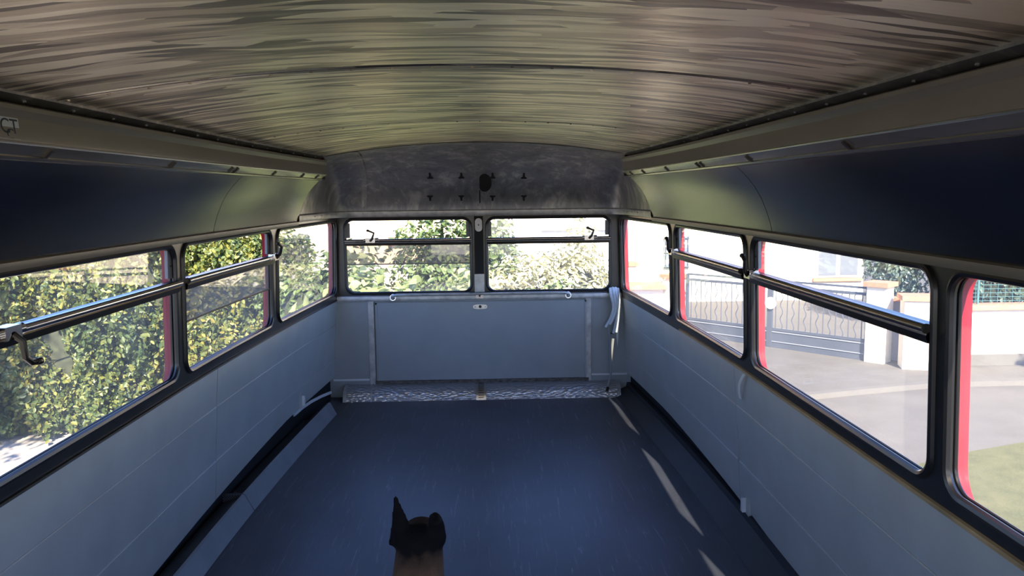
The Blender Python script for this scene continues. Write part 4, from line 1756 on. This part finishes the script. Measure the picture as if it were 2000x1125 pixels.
# pedestrian door between the pillars
pd = empty('side_door', (8.25, 15.75, G))
tag(pd, 'plain grey side door set back between two cream pillars', 'door')
d0, d1 = Vector((8.22, 16.10, G)), Vector((8.62, 15.62, G))
dv = (d1 - d0)
dn = Vector((dv.y, -dv.x, 0)).normalized() * .03
b_ = MB()
b_.prism([d0 - dn, d1 - dn, d1 + dn, d0 + dn], (0, 0, 1.30))
b_.build('leaf', 'door_grey', pd, smooth=0)
b_ = MB()
b_.prism([d0 - dn * 4 + Vector((0, 0, 1.30)), d1 - dn * 4 + Vector((0, 0, 1.30)), d1 + dn * 4 + Vector((0, 0, 1.30)), d0 + dn * 4 + Vector((0, 0, 1.30))], (0, 0, .07))
b_.build('cap', 'terracotta', pd, smooth=0)

# the driveway gate: two leaves
g0, g1 = Vector((4.86, 19.20, 0)), Vector((7.80, 15.88, 0))
gs = g0.lerp(g1, .505)


def gate_leaf(a, b, label, grp):
    root = empty('gate', (a.x, a.y, G))
    tag(root, label, 'gate', grp)
    d = (b - a)
    L = d.length
    d.normalize()
    nn = Vector((d.y, -d.x, 0))
    fr = MB()
    def bar(p, q, w=.03):
        dd = (q - p) / 2
        up = Vector((0, 0, w)) if abs(dd.normalized().z) < .5 else d * w
        fr.obox((p + q) / 2, dd, up, nn * w * .8)
    top, mid, bot = -.66, -1.62, -2.03
    A = lambda u, z: a + d * (u * L) + Vector((0, 0, z))
    bar(A(0.01, top), A(.99, top))
    bar(A(0.01, -.53), A(.99, -.53), .022)
    bar(A(0.01, mid), A(.99, mid))
    bar(A(0.01, bot), A(.99, bot))
    for u in (.012, .988):
        bar(A(u, bot), A(u, -.53), .035)
    fr.build('frame', 'gate_grey', root, smooth=0)
    pn = MB()
    pn.obox(A(.5, (mid + bot) / 2), d * L * .475, Vector((0, 0, (mid - bot) / 2 - .02)), nn * .012)
    pn.build('lower_panel', 'gate_grey', root, smooth=0)
    ln = MB()
    ln.obox(A(.5, mid - .06) + nn * .02, d * L * .47, Vector((0, 0, .010)), nn * .008)
    ln.obox(A(.5, bot + .13) + nn * .02, d * L * .47, Vector((0, 0, .008)), nn * .008)
    ln.build('moulding', 'gate_line', root, smooth=0)
    nbar = 15
    for k in range(nbar):
        u = (k + 1) / (nbar + 1)
        bb = MB()
        if k % 2:
            pts = [A(u, mid + (top - mid) * j / 16) + d * (.030 * math.sin(j / 16 * 6 * PI)) for j in range(17)]
        else:
            pts = [A(u, mid), A(u, top)]
        bb.tube(pts, .011, 6)
        bb.build('bar', 'gate_grey', root)
    return root


gate_leaf(g0, gs, 'left leaf of the grey driveway gate with straight and wavy bars', 'driveway gate leaves')
gate_right = gate_leaf(gs, g1, 'right leaf of the grey driveway gate with straight and wavy bars', 'driveway gate leaves')
sg = MB()
c = g0.lerp(g1, .515) + Vector((0, 0, -1.03))
gd = (g1 - g0).normalized()
gn = Vector((gd.y, -gd.x, 0))
c -= gn * .0
sg.prism([c + gn * .06 + gd * .135 * math.cos(2 * PI * k / 28) + Vector((0, 0, .135 * math.sin(2 * PI * k / 28))) for k in range(28)], gn * .02)
sg.build('disc_plate', 'window_white', gate_right, smooth=0)['label'] = 'round white disc'

# street wall with green mesh fence
sw = empty('garden_wall', (12.0, 15.4, G))
tag(sw, 'cream street wall with terracotta coping right of the pillars', 'wall')
boxo('wall', (8.58, 15.30, G), (22, 15.5, -.92), 'render_cream', sw)
boxo('coping', (8.58, 15.22, -.92), (22, 15.58, -.82), 'terracotta', sw)
boxo('plinth', (8.58, 15.26, G), (22, 15.30, -1.82), 'paving', sw)
fe = empty('mesh_fence', (12.0, 15.4, -.82))
tag(fe, 'green wire mesh fence standing on the cream street wall', 'fence')
fb = MB()
for k in range(85):
    x = 8.8 + k * .15
    fb.tube([(x, 15.4, -.82), (x, 15.4, -.30)], .006, 5)
for z in (-.76, -.68, -.60, -.52, -.44, -.36, -.30):
    fb.tube([(8.8, 15.4, z), (21.5, 15.4, z)], .006, 5)
fb.build('mesh_panel', 'mesh_green', fe)
for x in (9.75, 12.2, 14.7, 17.2):
    pb = MB()
    pb.tube([(x, 15.4, -.82), (x, 15.4, -.22)], .025, 10)
    pb.build('post', 'mesh_green', fe)
shrub('blue-green conifer hedge behind the mesh fence', (13.3, 18.4, G), (2.5, .9, 2.9), 5200, .16, 'leaf_blue', 41, cat='hedge', name='conifer_hedge', core=.85)
shrub('greyish shrub behind the pillars, right of the cream house', (10.55, 20.2, G), (.75, .6, 2.7), 2000, .13, 'leaf_blue', 43)

# low wall seen through the right corner window
lw = empty('garden_wall', (3.6, 19.9, G))
tag(lw, 'cream garden wall with sloping tile coping left of the gate', 'wall')
boxo('wall', (1.6, 19.75, G), (4.47, 19.95, -.92), 'render_white', lw)
b_ = MB()
b_.prism([(1.6, 19.55, -.95), (1.6, 19.85, -.78), (1.6, 20.15, -.95)], (2.87, 0, 0))
b_.build('coping', 'terracotta', lw, smooth=0)
